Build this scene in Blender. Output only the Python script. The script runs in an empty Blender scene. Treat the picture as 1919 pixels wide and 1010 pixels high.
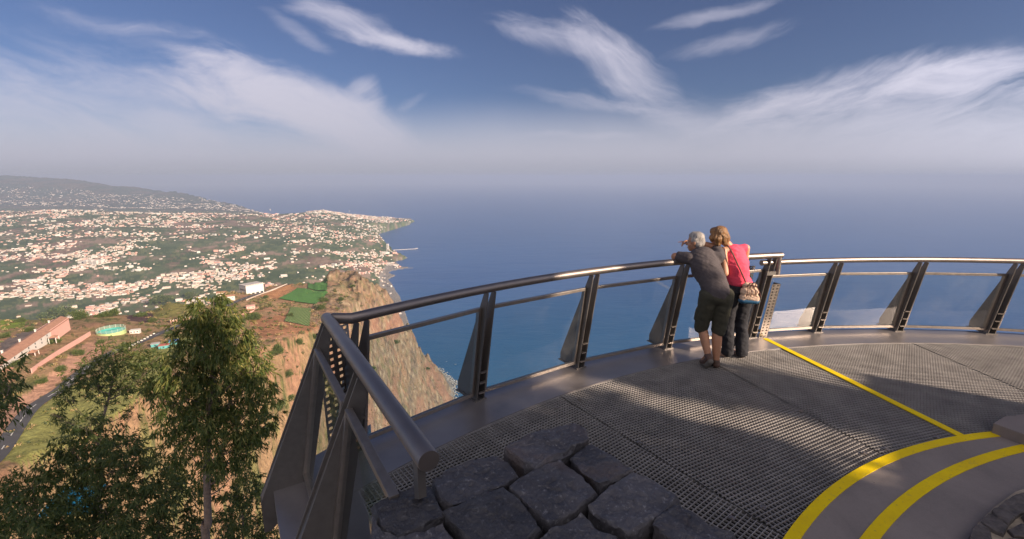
import bpy, bmesh, math, random
import numpy as np
from mathutils import Vector, Matrix
from math import radians, sin, cos, tan, atan, pi
random.seed(7); rng = np.random.default_rng(7)
scn = bpy.context.scene; COL = scn.collection
# ------------------------------------------------------------------ camera
F, Y0, H, CX, CY = 853.0, 331.0, 2.2, 959.5, 505.0      # surveyed from the photograph (1919x1010)
TH = math.atan((CY - Y0) / F); CT, ST = cos(TH), sin(TH)
cam_d = bpy.data.cameras.new('camera'); cam = bpy.data.objects.new('camera', cam_d); COL.objects.link(cam)
cam_d.sensor_width = 36; cam_d.lens = F / 1919 * 36; cam_d.clip_start = 0.05; cam_d.clip_end = 250000
cam.location = (0, 0, H); cam.rotation_euler = (pi / 2 - TH, 0, 0); scn.camera = cam
# ------------------------------------------------------------------ sun and exposure
SUN_EL = radians(21.5); SH = Vector((.84, -.54)).normalized()      # horizontal direction towards the sun
sun_dir = Vector((SH.x * cos(SUN_EL), SH.y * cos(SUN_EL), sin(SUN_EL)))
sd = bpy.data.lights.new('sun', 'SUN'); sd.energy = 4.8; sd.angle = radians(.55); sd.color = (1, .81, .62)
so = bpy.data.objects.new('sun', sd); COL.objects.link(so)
so.rotation_euler = sun_dir.to_track_quat('Z', 'Y').to_euler(); so.location = (20, -12, 20)
scn.view_settings.view_transform = 'Standard'; scn.view_settings.look = 'None'
scn.view_settings.exposure = 0.85; scn.view_settings.gamma = 1
scn.cycles.max_bounces = 8; scn.cycles.transparent_max_bounces = 24; scn.cycles.volume_bounces = 1
# ------------------------------------------------------------------ pixel survey helpers (photo pixel -> place)
def ray(x, y):
    u, v = x - CX, y - CY
    return u, F * CT - v * ST, F * ST + v * CT          # right, forward, down
def P(x, y, z=0.0):
    r, f, d = ray(x, y); k = (H - z) / d
    return Vector((r * k, f * k, z))
def at(x, y, Yd):
    r, f, d = ray(x, y); k = Yd / f
    return Vector((r * k, Yd, H - d * k))
def q_of(y): return tan(TH + atan((y - CY) / F))
def proj_np(X, Y, Z):
    d = Y * CT + (H - Z) * ST
    return CX + F * X / d, CY + (-Y * ST + (H - Z) * CT) * F / d
# ------------------------------------------------------------------ node helpers
class NT:
    def __init__(s, nt): s.nt = nt
    def n(s, typ, **kw):
        nd = s.nt.nodes.new(typ)
        for k, v in kw.items():
            if k.startswith('i_'):
                key = k[2:]; key = int(key) if key.isdigit() else key.replace('_', ' ')
                sock = nd.inputs[key]
                if hasattr(v, 'links') or isinstance(v, bpy.types.NodeSocket): s.nt.links.new(v, sock)
                else: sock.default_value = v
            else: setattr(nd, k, v)
        return nd
    def l(s, a, b): s.nt.links.new(a, b)
    def math(s, op, a, b=None, c=None, clamp=False):
        nd = s.nt.nodes.new('ShaderNodeMath'); nd.operation = op; nd.use_clamp = clamp
        for i, v in enumerate((a, b, c)):
            if v is None: continue
            if isinstance(v, bpy.types.NodeSocket): s.nt.links.new(v, nd.inputs[i])
            else: nd.inputs[i].default_value = v
        return nd.outputs[0]
    def mix(s, f, a, b, blend='MIX'):
        nd = s.nt.nodes.new('ShaderNodeMix'); nd.data_type = 'RGBA'; nd.blend_type = blend; nd.clamp_factor = True
        for sock, v in ((nd.inputs[0], f), (nd.inputs[6], a), (nd.inputs[7], b)):
            if isinstance(v, bpy.types.NodeSocket): s.nt.links.new(v, sock)
            else: sock.default_value = (*v, 1) if isinstance(v, tuple) and len(v) == 3 else v
        return nd.outputs[2]
    def ramp(s, f, stops, interp='LINEAR'):
        nd = s.nt.nodes.new('ShaderNodeValToRGB'); cr = nd.color_ramp; cr.interpolation = interp
        while len(cr.elements) < len(stops): cr.elements.new(.5)
        for e, (p, c) in zip(cr.elements, stops):
            e.position = p; e.color = (*c, 1) if isinstance(c, tuple) else (c, c, c, 1)
        s.nt.links.new(f, nd.inputs[0]); return nd.outputs[0]
    def noise(s, vec, scale, detail=4, rough=.5, dist=0.0, out=0):
        nd = s.nt.nodes.new('ShaderNodeTexNoise')
        if vec is not None: s.nt.links.new(vec, nd.inputs['Vector'])
        nd.inputs['Scale'].default_value = scale; nd.inputs['Detail'].default_value = detail
        nd.inputs['Roughness'].default_value = rough; nd.inputs['Distortion'].default_value = dist
        return nd.outputs[out]
MATS = {}
def new_mat(name):
    m = bpy.data.materials.new(name); m.use_nodes = True; m.node_tree.nodes.clear()
    g = NT(m.node_tree); out = g.n('ShaderNodeOutputMaterial'); MATS[name] = m
    return m, g, out
def pbr(name, col, rough=.6, metal=0.0, var=.25, scale=8.0, bump=0.0, bscale=None, col2=None, spec=.5, obj=True, detail=5, stretch=None):
    m, g, out = new_mat(name)
    tc = g.n('ShaderNodeTexCoord').outputs['Object']
    if stretch: tc = g.n('ShaderNodeMapping', i_0=tc, i_Scale=stretch).outputs[0]
    n = g.noise(tc, scale, detail, .6)
    c2 = col2 or tuple(c * (1 - var) for c in col); c1 = col if col2 else tuple(min(1, c * (1 + var)) for c in col)
    f = g.ramp(n, [(.3, 0.0), (.7, 1.0)])
    b = g.n('ShaderNodeBsdfPrincipled')
    g.l(g.mix(f, c2, c1), b.inputs['Base Color'])
    g.l(g.math('MULTIPLY_ADD', n, .3, rough - .15, clamp=True), b.inputs['Roughness'])
    b.inputs['Metallic'].default_value = metal; b.inputs['Specular IOR Level'].default_value = spec
    if bump:
        bp = g.n('ShaderNodeBump', i_Strength=bump, i_Distance=.02)
        g.l(g.noise(tc, bscale or scale * 4, 6, .6), bp.inputs['Height']); g.l(bp.outputs[0], b.inputs['Normal'])
    g.l(b.outputs[0], out.inputs[0]); return m
# ------------------------------------------------------------------ world: clear sky with cirrus cloud and added rear fill, all by direction
w = bpy.data.worlds.new('World'); scn.world = w; w.cycles.sampling_method = 'MANUAL'; w.cycles.sample_map_resolution = 256; w.use_nodes = True; w.node_tree.nodes.clear()
g = NT(w.node_tree); wo = g.n('ShaderNodeOutputWorld')
sky = g.n('ShaderNodeTexSky'); sky.sky_type = 'NISHITA'; sky.sun_disc = False
sky.sun_elevation = SUN_EL; sky.sun_rotation = math.atan2(SH.x, SH.y); sky.altitude = 600; sky.air_density = 1.0; sky.dust_density = .6; sky.ozone_density = 2.5
dirv = g.n('ShaderNodeTexCoord').outputs['Generated']
sep = g.n('ShaderNodeSeparateXYZ', i_0=dirv)
ay = g.math('MAXIMUM', g.math('ABSOLUTE', sep.outputs[1]), .05)
U = g.math('DIVIDE', sep.outputs[0], ay); V = g.math('DIVIDE', sep.outputs[2], ay)
uv = g.n('ShaderNodeCombineXYZ', i_0=U, i_1=V).outputs[0]
def sky_uv(x, y):
    r, f, d = ray(x, y); return r / f, -d / f
warpn = g.n('ShaderNodeTexNoise', i_Vector=uv, i_Scale=4.0, i_Detail=5.0, i_Roughness=.6)
warp = g.n('ShaderNodeVectorMath', operation='SUBTRACT', i_0=warpn.outputs[1], i_1=(.5, .5, .5)).outputs[0]
warp2 = g.n('ShaderNodeVectorMath', operation='SCALE', i_0=warp); warp2.inputs['Scale'].default_value = .06
uvw = g.n('ShaderNodeVectorMath', operation='ADD', i_0=uv, i_1=warp2.outputs[0]).outputs[0]
FIELDS = {}
def field(ang):
    key = min(((-34, 3.2, 11), (-13, 3.4, 12), (2, 3.6, 15), (15, 3, 15)), key=lambda k: abs(k[0] - ang))
    if key not in FIELDS:
        sm = g.n('ShaderNodeMapping', vector_type='POINT', i_0=uvw, i_Rotation=(0, 0, -radians(key[0]))).outputs[0]
        sm2 = g.n('ShaderNodeMapping', i_0=sm, i_Scale=(key[1], key[2], 1)).outputs[0]
        FIELDS[key] = g.noise(sm2, 1.0, 7, .62, .6)
    return FIELDS[key]
def cloud(x, y, rx, ry, ang, streak_ang=None, soft=(0.35, 1.0), amt=1.0, sc=(3, 14), thr=(.38, .62)):
    """elongated patch of cirrus round the direction of photo pixel (x, y); radii in photo pixels"""
    u, v = sky_uv(x, y); a = radians(ang)
    mp = g.n('ShaderNodeMapping', vector_type='TEXTURE', i_0=uvw, i_Location=(u, v, 0), i_Rotation=(0, 0, a), i_Scale=(rx / 830, ry / 830, 1))
    flat = g.n('ShaderNodeVectorMath', operation='MULTIPLY', i_0=mp.outputs[0], i_1=(1, 1, 0)).outputs[0]
    ln = g.n('ShaderNodeVectorMath', operation='LENGTH', i_0=flat).outputs['Value']
    mr = g.n('ShaderNodeMapRange', interpolation_type='SMOOTHSTEP', i_0=ln, i_1=soft[1], i_2=soft[0], i_3=0.0, i_4=1.0).outputs[0]
    nz = field(streak_ang)
    # add the fall-off to the noise before thresholding, so the patch frays at its rim
    s_ = g.math('MULTIPLY_ADD', mr, .85, g.math('MULTIPLY_ADD', nz, 2.0, -1.0))
    th = g.n('ShaderNodeMapRange', interpolation_type='SMOOTHSTEP', i_0=s_, i_1=thr[0] - .02, i_2=thr[1] + .78, i_3=0.0, i_4=amt).outputs[0]
    return g.math('MULTIPLY', th, g.math('MINIMUM', g.math('MULTIPLY', mr, 3), 1.0))
CL = [ # x, y, rx, ry, angle, streak angle, softness, amount, noise scale, threshold
    (560, 200, 310, 84, -15, -14, (0.2, 1.0), .98, (2.2, 7), (.02, .36)),
    (120, 235, 620, 175, -4, -10, (0.2, 1.1), .72, (2, 6), (.0, .5)),
    (400, 120, 240, 44, -20, -16, (0.0, 1.0), .55, (2, 6), (.2, .6)),
    (660, 235, 160, 72, -30, -25, (0.3, 1.0), .92, (3.5, 9), (.06, .34)),
    (690, 178, 56, 44, 10, 30, (0.2, 1.0), .75, (9, 14), (.2, .5)),
    (280, 75, 330, 50, -14, -16, (0.0, 1.0), .55, (3, 12), (.26, .7)),
    (620, 30, 150, 36, -14, -12, (0.1, 1.0), .75, (5, 14), (.20, .56)),
    (735, 84, 190, 27, -11, -16, (0.1, 1.0), .95, (6, 20), (.16, .46)),
    (560, 60, 120, 26, -30, -16, (0.1, 1.0), .55, (6, 20), (.24, .6)),
    (780, 190, 60, 20, 22, 25, (0.0, 1.0), .55, (6, 22), (.3, .6)),
    (1040, 70, 210, 46, -12, -22, (0.05, 1.0), .70, (3, 11), (.22, .6)),
    (1170, 125, 200, 62, -36, -38, (0.1, 1.0), .98, (3.2, 12), (.12, .48)),
    (1120, 190, 230, 26, -8, -8, (0.0, 1.0), .75, (3.5, 20), (.2, .6)),
    (1340, 30, 190, 22, 14, 16, (0.0, 1.0), .60, (3, 24), (.3, .7)),
    (1380, 75, 240, 34, 16, 18, (0.0, 1.0), .52, (3, 22), (.32, .75)),
    (1120, 250, 250, 16, 1, 1, (0.0, 1.0), .6, (4, 26), (.2, .6)),
    (1720, 262, 620, 150, 6, 12, (0.2, 1.1), .80, (2, 9), (.0, .5)),
    (1600, 165, 340, 66, 12, 14, (0.1, 1.0), .85, (3, 14), (.08, .5)),
    (1860, 140, 230, 52, 8, 12, (0.1, 1.0), .70, (3, 14), (.16, .6)),
    (1250, 210, 220, 60, -24, -20, (0.0, 1.0), .75, (3, 10), (.18, .6)),
]
dens = None
for c in CL:
    m_ = cloud(c[0], c[1], c[2], c[3], c[4], c[5], c[6], c[7], c[8], c[9])
    dens = m_ if dens is None else g.math('SUBTRACT', g.math('ADD', dens, m_), g.math('MULTIPLY', dens, m_))
# general thin veil that thickens towards the horizon
veil = g.n('ShaderNodeMapRange', interpolation_type='SMOOTHSTEP', i_0=g.math('MULTIPLY_ADD', g.noise(uvw, 2.0, 4, .5), .06, V), i_1=.20, i_2=.06, i_3=0.04, i_4=.93).outputs[0]
dens = g.math('SUBTRACT', g.math('ADD', dens, veil), g.math('MULTIPLY', dens, veil))
ccol = g.ramp(V, [(0.0, (.33, .33, .39)), (.045, (.42, .415, .49)), (.10, (.47, .465, .55)), (.25, (.58, .56, .66)), (.6, (.50, .50, .64))])
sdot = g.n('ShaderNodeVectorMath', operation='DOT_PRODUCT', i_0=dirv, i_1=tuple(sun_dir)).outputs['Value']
fill_glow = g.n('ShaderNodeMapRange', interpolation_type='SMOOTHSTEP', i_0=sdot, i_1=-.15, i_2=1.0, i_3=0.0, i_4=1.0).outputs[0]
rear_fill = g.n('ShaderNodeMapRange', interpolation_type='SMOOTHSTEP', i_0=sep.outputs[1], i_1=.12, i_2=-.25, i_3=0.0, i_4=.6).outputs[0]  # warm bright cloud added behind the camera to fill the shade
dens = g.math('MAXIMUM', dens, rear_fill)
ccol = g.mix(rear_fill, ccol, (.80, .72, .62))
cstr = g.math('MULTIPLY_ADD', fill_glow, .55, .66)  # cloud strength raised towards the sun as extra fill light
bgA = g.n('ShaderNodeBackground', i_Strength=.050)
g.l(g.mix(1.0, sky.outputs[0], (.53, .56, .76), 'MULTIPLY'), bgA.inputs[0])
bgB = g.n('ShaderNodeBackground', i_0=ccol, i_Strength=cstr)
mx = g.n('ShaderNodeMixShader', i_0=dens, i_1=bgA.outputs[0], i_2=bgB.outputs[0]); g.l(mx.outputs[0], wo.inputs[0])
# ------------------------------------------------------------------ object helpers
def link(name, me, mat=None, parent=None):
    o = bpy.data.objects.new(name, me); COL.objects.link(o)
    if mat is not None:
        for m in (mat if isinstance(mat, (list, tuple)) else [mat]): me.materials.append(m)
    if parent is not None: o.parent = parent
    return o
def tag(o, label=None, cat=None, group=None, kind=None):
    for k, v in (('label', label), ('category', cat), ('group', group), ('kind', kind)):
        if v: o[k] = v
    return o
def empty(name, loc, label, cat, group=None, rz=0):
    o = bpy.data.objects.new(name, None); COL.objects.link(o); o.location = loc; o.rotation_euler = (0, 0, rz); o.empty_display_size = .1
    return tag(o, label, cat, group)
def mesh_np(name, V_, F_, smooth=False, midx=None):
    V_ = np.asarray(V_, dtype=np.float32); me = bpy.data.meshes.new(name)
    me.vertices.add(len(V_)); me.vertices.foreach_set('co', V_.ravel())
    if isinstance(F_, np.ndarray):
        k = F_.shape[1]; nf = len(F_)
        me.loops.add(nf * k); me.loops.foreach_set('vertex_index', F_.astype(np.int32).ravel())
        me.polygons.add(nf); me.polygons.foreach_set('loop_start', np.arange(0, nf * k, k, dtype=np.int32))
        me.polygons.foreach_set('loop_total', np.full(nf, k, dtype=np.int32))
    else:
        tot = np.array([len(f) for f in F_], dtype=np.int32)
        me.loops.add(int(tot.sum())); me.loops.foreach_set('vertex_index', np.array([i for f in F_ for i in f], dtype=np.int32))
        me.polygons.add(len(F_)); me.polygons.foreach_set('loop_start', np.concatenate([[0], np.cumsum(tot)[:-1]]).astype(np.int32))
        me.polygons.foreach_set('loop_total', tot)
    if midx is not None: me.polygons.foreach_set('material_index', np.asarray(midx, dtype=np.int32))
    me.polygons.foreach_set('use_smooth', np.full(len(me.polygons), bool(smooth)))
    me.update(); me.validate(); return me
class MB:
    """collects shapes and links them as ONE mesh object"""
    def __init__(s): s.v = []; s.f = []; s.m = []
    def add(s, v, f, mi=0):
        o = len(s.v); s.v += [tuple(p) for p in v]; s.f += [tuple(i + o for i in q) for q in f]; s.m += [mi] * len(f)
    def box(s, c, size, rz=0, mi=0, axes=None):
        c = Vector(c); hx, hy, hz = [k / 2 for k in size]
        if axes is None: axes = (Vector((cos(rz), sin(rz), 0)), Vector((-sin(rz), cos(rz), 0)), Vector((0, 0, 1)))
        X, Y, Z = axes
        v = [c + X * a * hx + Y * b * hy + Z * d * hz for d in (-1, 1) for a, b in ((-1, -1), (1, -1), (1, 1), (-1, 1))]
        s.add(v, [(0, 3, 2, 1), (4, 5, 6, 7), (0, 1, 5, 4), (1, 2, 6, 5), (2, 3, 7, 6), (3, 0, 4, 7)], mi)
    def bar(s, p, q, wd, ht, up=Vector((0, 0, 1)), mi=0):
        p, q = Vector(p), Vector(q); X = (q - p); L = X.length; X.normalize(); Y = up.cross(X).normalized(); Z = X.cross(Y)
        s.box((p + q) / 2, (L, wd, ht), mi=mi, axes=(X, Y, Z))
    def prism(s, poly, vec, mi=0):
        n = len(poly); a = [Vector(p) for p in poly]; vec = Vector(vec); b = [p + vec for p in a]
        s.add(a + b, [tuple(reversed(range(n))), tuple(range(n, 2 * n))] + [(i, (i + 1) % n, n + (i + 1) % n, n + i) for i in range(n)], mi)
    def tube(s, pts, r, n=12, caps=True, mi=0):
        pts = [Vector(p) for p in pts]; rs = r if isinstance(r, (list, tuple)) else [r] * len(pts)
        rings = []; ref = None
        for i, p in enumerate(pts):
            d = (pts[min(i + 1, len(pts) - 1)] - pts[max(i - 1, 0)]).normalized()
            if ref is None: ref = Vector((0, 0, 1)) if abs(d.z) < .9 else Vector((1, 0, 0))
            a = d.cross(ref).normalized(); b = d.cross(a).normalized(); ref = a.cross(d).normalized() * 1.0
            rings.append([p + (a * cos(2 * pi * k / n) + b * sin(2 * pi * k / n)) * rs[i] for k in range(n)])
        v = [p for rg in rings for p in rg]; f = []
        for i in range(len(pts) - 1):
            for k in range(n):
                f.append((i * n + k, i * n + (k + 1) % n, (i + 1) * n + (k + 1) % n, (i + 1) * n + k))
        if caps: f += [tuple(reversed(range(n))), tuple(range((len(pts) - 1) * n, len(pts) * n))]
        s.add(v, f, mi)
    def build(s, name, mat, parent=None, smooth=False, bevel=0, recalc=True):
        me = mesh_np(name, np.array([tuple(p) for p in s.v]), s.f, midx=s.m)
        if recalc:
            bm = bmesh.new(); bm.from_mesh(me); bmesh.ops.recalc_face_normals(bm, faces=bm.faces)
            if bevel: bmesh.ops.bevel(bm, geom=[e for e in bm.edges if len(e.link_faces) == 2 and e.calc_face_angle(0) > .6], offset=bevel, segments=2, affect='EDGES', profile=.6)
            bm.to_mesh(me); bm.free()
        if smooth: me.shade_smooth(); me.set_sharp_from_angle(angle=radians(40))
        return link(name, me, mat, parent)
def put(o, root):
    """parent o to root keeping the world coordinates its mesh was written in"""
    o.parent = root; o.matrix_parent_inverse = Matrix.Translation(-Vector(root.location)) if root.rotation_euler.z == 0 else root.matrix_world.inverted(); return o
# ------------------------------------------------------------------ value noise in numpy
_L = rng.random((256, 256)).astype(np.float64)
def vnoise(x, y):
    xi = np.floor(x).astype(int); yi = np.floor(y).astype(int); fx = x - xi; fy = y - yi
    fx = fx * fx * (3 - 2 * fx); fy = fy * fy * (3 - 2 * fy)
    a = _L[xi & 255, yi & 255]; b = _L[(xi + 1) & 255, yi & 255]; c = _L[xi & 255, (yi + 1) & 255]; d = _L[(xi + 1) & 255, (yi + 1) & 255]
    return (a * (1 - fx) + b * fx) * (1 - fy) + (c * (1 - fx) + d * fx) * fy - .5
def fbm(x, y, octs=5, gain=.5):
    s = 0; a = 1
    for k in range(octs): s = s + a * vnoise(x * 2 ** k + k * 17.3, y * 2 ** k + k * 9.1); a *= gain
    return s
# ------------------------------------------------------------------ materials
metal = pbr('painted_steel', (.175, .158, .147), rough=.42, metal=.5, var=.10, scale=30, bump=.05)
metal_dark = pbr('dark_steel', (.14, .125, .115), rough=.45, metal=.35, var=.12, scale=20, bump=.05)
tube_m = pbr('brushed_tube', (.27, .23, .21), rough=.42, metal=.85, var=.07, scale=9, bump=.02)
frame_m = pbr('frame_steel', (.30, .26, .23), rough=.38, metal=.75, var=.10, scale=25)
ledge_m = pbr('ledge_steel', (.30, .27, .265), rough=.36, metal=.6, var=.16, scale=2.2, bump=.06, bscale=40, detail=8)
grate_m = pbr('galvanised_grating', (.345, .32, .305), rough=.5, metal=.25, var=.22, scale=4.5, detail=8)
conc_m = pbr('concrete', (.225, .185, .168), rough=.8, var=.16, scale=1.7, bump=.25, bscale=60, detail=9)
def stained_concrete():
    m, g, out = new_mat('floor_concrete'); pos = g.n('ShaderNodeNewGeometry').outputs['Position']
    n1 = g.noise(pos, 1.1, 8, .65, .6); n2 = g.noise(pos, 7, 8, .7); n3 = g.noise(pos, 120, 4, .6); n4 = g.noise(pos, 16, 5, .6)
    c = g.mix(g.ramp(n1, [(.35, 0.0), (.68, 1.0)]), (.165, .135, .122), (.275, .225, .20)); c = g.mix(g.ramp(n2, [(.56, 0.0), (.72, .5)]), c, (.12, .10, .092)); c = g.mix(g.math('MULTIPLY', n3, .5), c, (.36, .31, .28)); c = g.mix(g.ramp(n4, [(.70, 0.0), (.74, .8)]), c, (.06, .055, .05))
    b = g.n('ShaderNodeBsdfPrincipled', i_Roughness=.82); g.l(c, b.inputs['Base Color']); bp = g.n('ShaderNodeBump', i_Strength=.5, i_Distance=.004, i_Height=n3); g.l(bp.outputs[0], b.inputs['Normal']); g.l(b.outputs[0], out.inputs[0]); return m
conc_f = stained_concrete()
conc_d = pbr('shade_dark_concrete', (.022, .021, .022), rough=.9, var=.2, scale=2)
def worn_yellow():
    m, g, out = new_mat('yellow_paint'); pos = g.n('ShaderNodeNewGeometry').outputs['Position']
    n1 = g.noise(pos, 3.2, 8, .7); n2 = g.noise(pos, 38, 6, .7); n3 = g.noise(pos, 9, 6, .65)
    c = g.mix(g.ramp(n1, [(.35, 0.0), (.70, 1.0)]), (.95, .68, .004), (.80, .55, .01)); c = g.mix(g.ramp(n2, [(.60, 0.0), (.70, .75)]), c, (.30, .23, .10)); c = g.mix(g.ramp(n3, [(.60, 0.0), (.72, .5)]), c, (.45, .36, .12))
    b = g.n('ShaderNodeBsdfPrincipled', i_Roughness=.65); b.inputs['Specular IOR Level'].default_value = .15; g.l(c, b.inputs['Base Color'])
    bp = g.n('ShaderNodeBump', i_Strength=.4, i_Distance=.004, i_Height=n2); g.l(bp.outputs[0], b.inputs['Normal']); g.l(b.outputs[0], out.inputs[0]); return m
yellow_m = worn_yellow()
def glass_mat():
    m, g, out = new_mat('glass')
    tr = g.n('ShaderNodeBsdfTransparent', i_0=(.76, .86, .89, 1)); gl = g.n('ShaderNodeBsdfGlossy', i_0=(1, 1, 1, 1), i_Roughness=.02)
    fr = g.n('ShaderNodeFresnel', i_IOR=1.5)
    tc = g.n('ShaderNodeTexCoord').outputs['Object']
    dirt = g.ramp(g.noise(tc, 2.2, 6, .6), [(.50, .0), (.80, .07)])
    mx = g.n('ShaderNodeMixShader', i_0=g.math('MULTIPLY', fr.outputs[0], .9), i_1=tr.outputs[0], i_2=gl.outputs[0])
    df = g.n('ShaderNodeBsdfDiffuse', i_0=(.7, .68, .64, 1))
    m2 = g.n('ShaderNodeMixShader', i_0=dirt, i_1=mx.outputs[0], i_2=df.outputs[0])
    g.l(m2.outputs[0], out.inputs[0]); return m
glass_m = glass_mat()
def stone_mat():
    m, g, out = new_mat('basalt'); tc = g.n('ShaderNodeTexCoord').outputs['Object']
    n1 = g.noise(tc, 5, 8, .65); n2 = g.noise(tc, 60, 5, .7); n3 = g.noise(tc, 2.3, 4, .5, 1.0)
    c = g.mix(g.ramp(n1, [(.35, 0.0), (.65, 1.0)]), (.046, .043, .046), (.105, .097, .096))
    c = g.mix(g.ramp(n2, [(.56, 0.0), (.70, .7)]), c, (.27, .26, .26))
    c = g.mix(g.ramp(n3, [(.60, 0.0), (.72, .55)]), c, (.105, .075, .060))
    rv = g.math('MULTIPLY_ADD', g.n('ShaderNodeObjectInfo').outputs['Random'], .8, .65); c = g.mix(1.0, c, g.n('ShaderNodeCombineXYZ', i_0=rv, i_1=rv, i_2=g.math('MULTIPLY', rv, 1.06)).outputs[0], 'MULTIPLY')
    b = g.n('ShaderNodeBsdfPrincipled', i_Roughness=.5); g.l(c, b.inputs['Base Color'])
    hh = g.math('MULTIPLY_ADD', n1, 1.0, g.math('MULTIPLY', n2, .18))
    bp = g.n('ShaderNodeBump', i_Strength=1.0, i_Distance=.035, i_Height=hh); g.l(bp.outputs[0], b.inputs['Normal'])
    g.l(b.outputs[0], out.inputs[0]); return m
stone_m = stone_mat()
mortar_m = pbr('earth_mortar', (.11, .07, .045), rough=.95, var=.5, scale=14, bump=.6)
def leaf_mat(name, c1, c2, c3, trans=.35):
    m, g, out = new_mat(name)
    rnd = g.n('ShaderNodeNewGeometry').outputs['Random Per Island']
    c = g.ramp(rnd, [(0.0, c1), (.55, c2), (1.0, c3)])
    b = g.n('ShaderNodeBsdfPrincipled', i_Roughness=.5); g.l(c, b.inputs['Base Color']); b.inputs['Specular IOR Level'].default_value = .35
    t = g.n('ShaderNodeBsdfTranslucent'); g.l(g.mix(1.0, c, (1.5, 1.45, .7), 'MULTIPLY'), t.inputs[0])
    mx = g.n('ShaderNodeMixShader', i_0=trans, i_1=b.outputs[0], i_2=t.outputs[0]); g.l(mx.outputs[0], out.inputs[0]); return m
leaf_euc = leaf_mat('eucalyptus_leaf', (.055, .082, .020), (.10, .128, .032), (.26, .235, .07))
leaf_dark = leaf_mat('dark_leaf', (.055, .080, .025), (.085, .115, .035), (.17, .17, .055))
leaf_bush = leaf_mat('bush_leaf', (.05, .085, .022), (.09, .13, .035), (.17, .18, .05), .2)
bark_m = pbr('bark', (.22, .15, .11), rough=.85, var=.35, scale=9, bump=.5)
# ------------------------------------------------------------------ sea
def sea():
    nr, na = 150, 240
    r = np.concatenate([[0], np.geomspace(30, 94000, nr)]); a = np.linspace(0, 2 * pi, na, endpoint=False)
    R, A = np.meshgrid(r[1:], a, indexing='ij')
    Vv = np.stack([R * np.cos(A), R * np.sin(A), -580 - R * R / (2 * 6371000)], -1).reshape(-1, 3)
    i = np.arange(nr - 1)[:, None] * na; j = np.arange(na)[None]; k = (j + 1) % na
    Fq = np.stack([i + j, i + k, i + na + k, i + na + j], -1).reshape(-1, 4)
    me = mesh_np('sea', Vv, Fq, smooth=True)
    m, g, out = new_mat('sea_water'); pos = g.n('ShaderNodeNewGeometry').outputs['Position']
    mp = g.n('ShaderNodeMapping', i_0=pos, i_Rotation=(0, 0, .25), i_Scale=(.35, 1, 1)).outputs[0]
    n1 = g.noise(mp, .055, 5, .62); n2 = g.noise(mp, .007, 4, .6, .5); n3 = g.noise(pos, .0006, 4, .6, .8)
    c = g.mix(g.ramp(n3, [(.35, 0.0), (.7, 1.0)]), (.016, .080, .235), (.024, .098, .270))
    c = g.mix(g.ramp(g.noise(mp, .018, 6, .7, .3), [(.45, 0.0), (.70, .35)]), c, (.040, .135, .33))
    dist = g.n('ShaderNodeVectorMath', operation='LENGTH', i_0=pos).outputs['Value']
    shallow = g.n('ShaderNodeMapRange', i_0=dist, i_1=1100, i_2=2600, i_3=1.0, i_4=0.0).outputs[0]
    c = g.mix(g.math('MULTIPLY', shallow, .65), c, (.018, .135, .235))
    b = g.n('ShaderNodeBsdfPrincipled', i_Roughness=.30, i_IOR=1.33); g.l(c, b.inputs['Base Color'])
    hgt = g.math('ADD', g.math('MULTIPLY', n1, 1.6), g.math('MULTIPLY', n2, 5.0))
    bp = g.n('ShaderNodeBump', i_Strength=.8, i_Distance=1.0, i_Height=hgt); g.l(bp.outputs[0], b.inputs['Normal'])
    g.l(b.outputs[0], out.inputs[0])
    return tag(link('sea', me, m), kind='structure')
sea()
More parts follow.
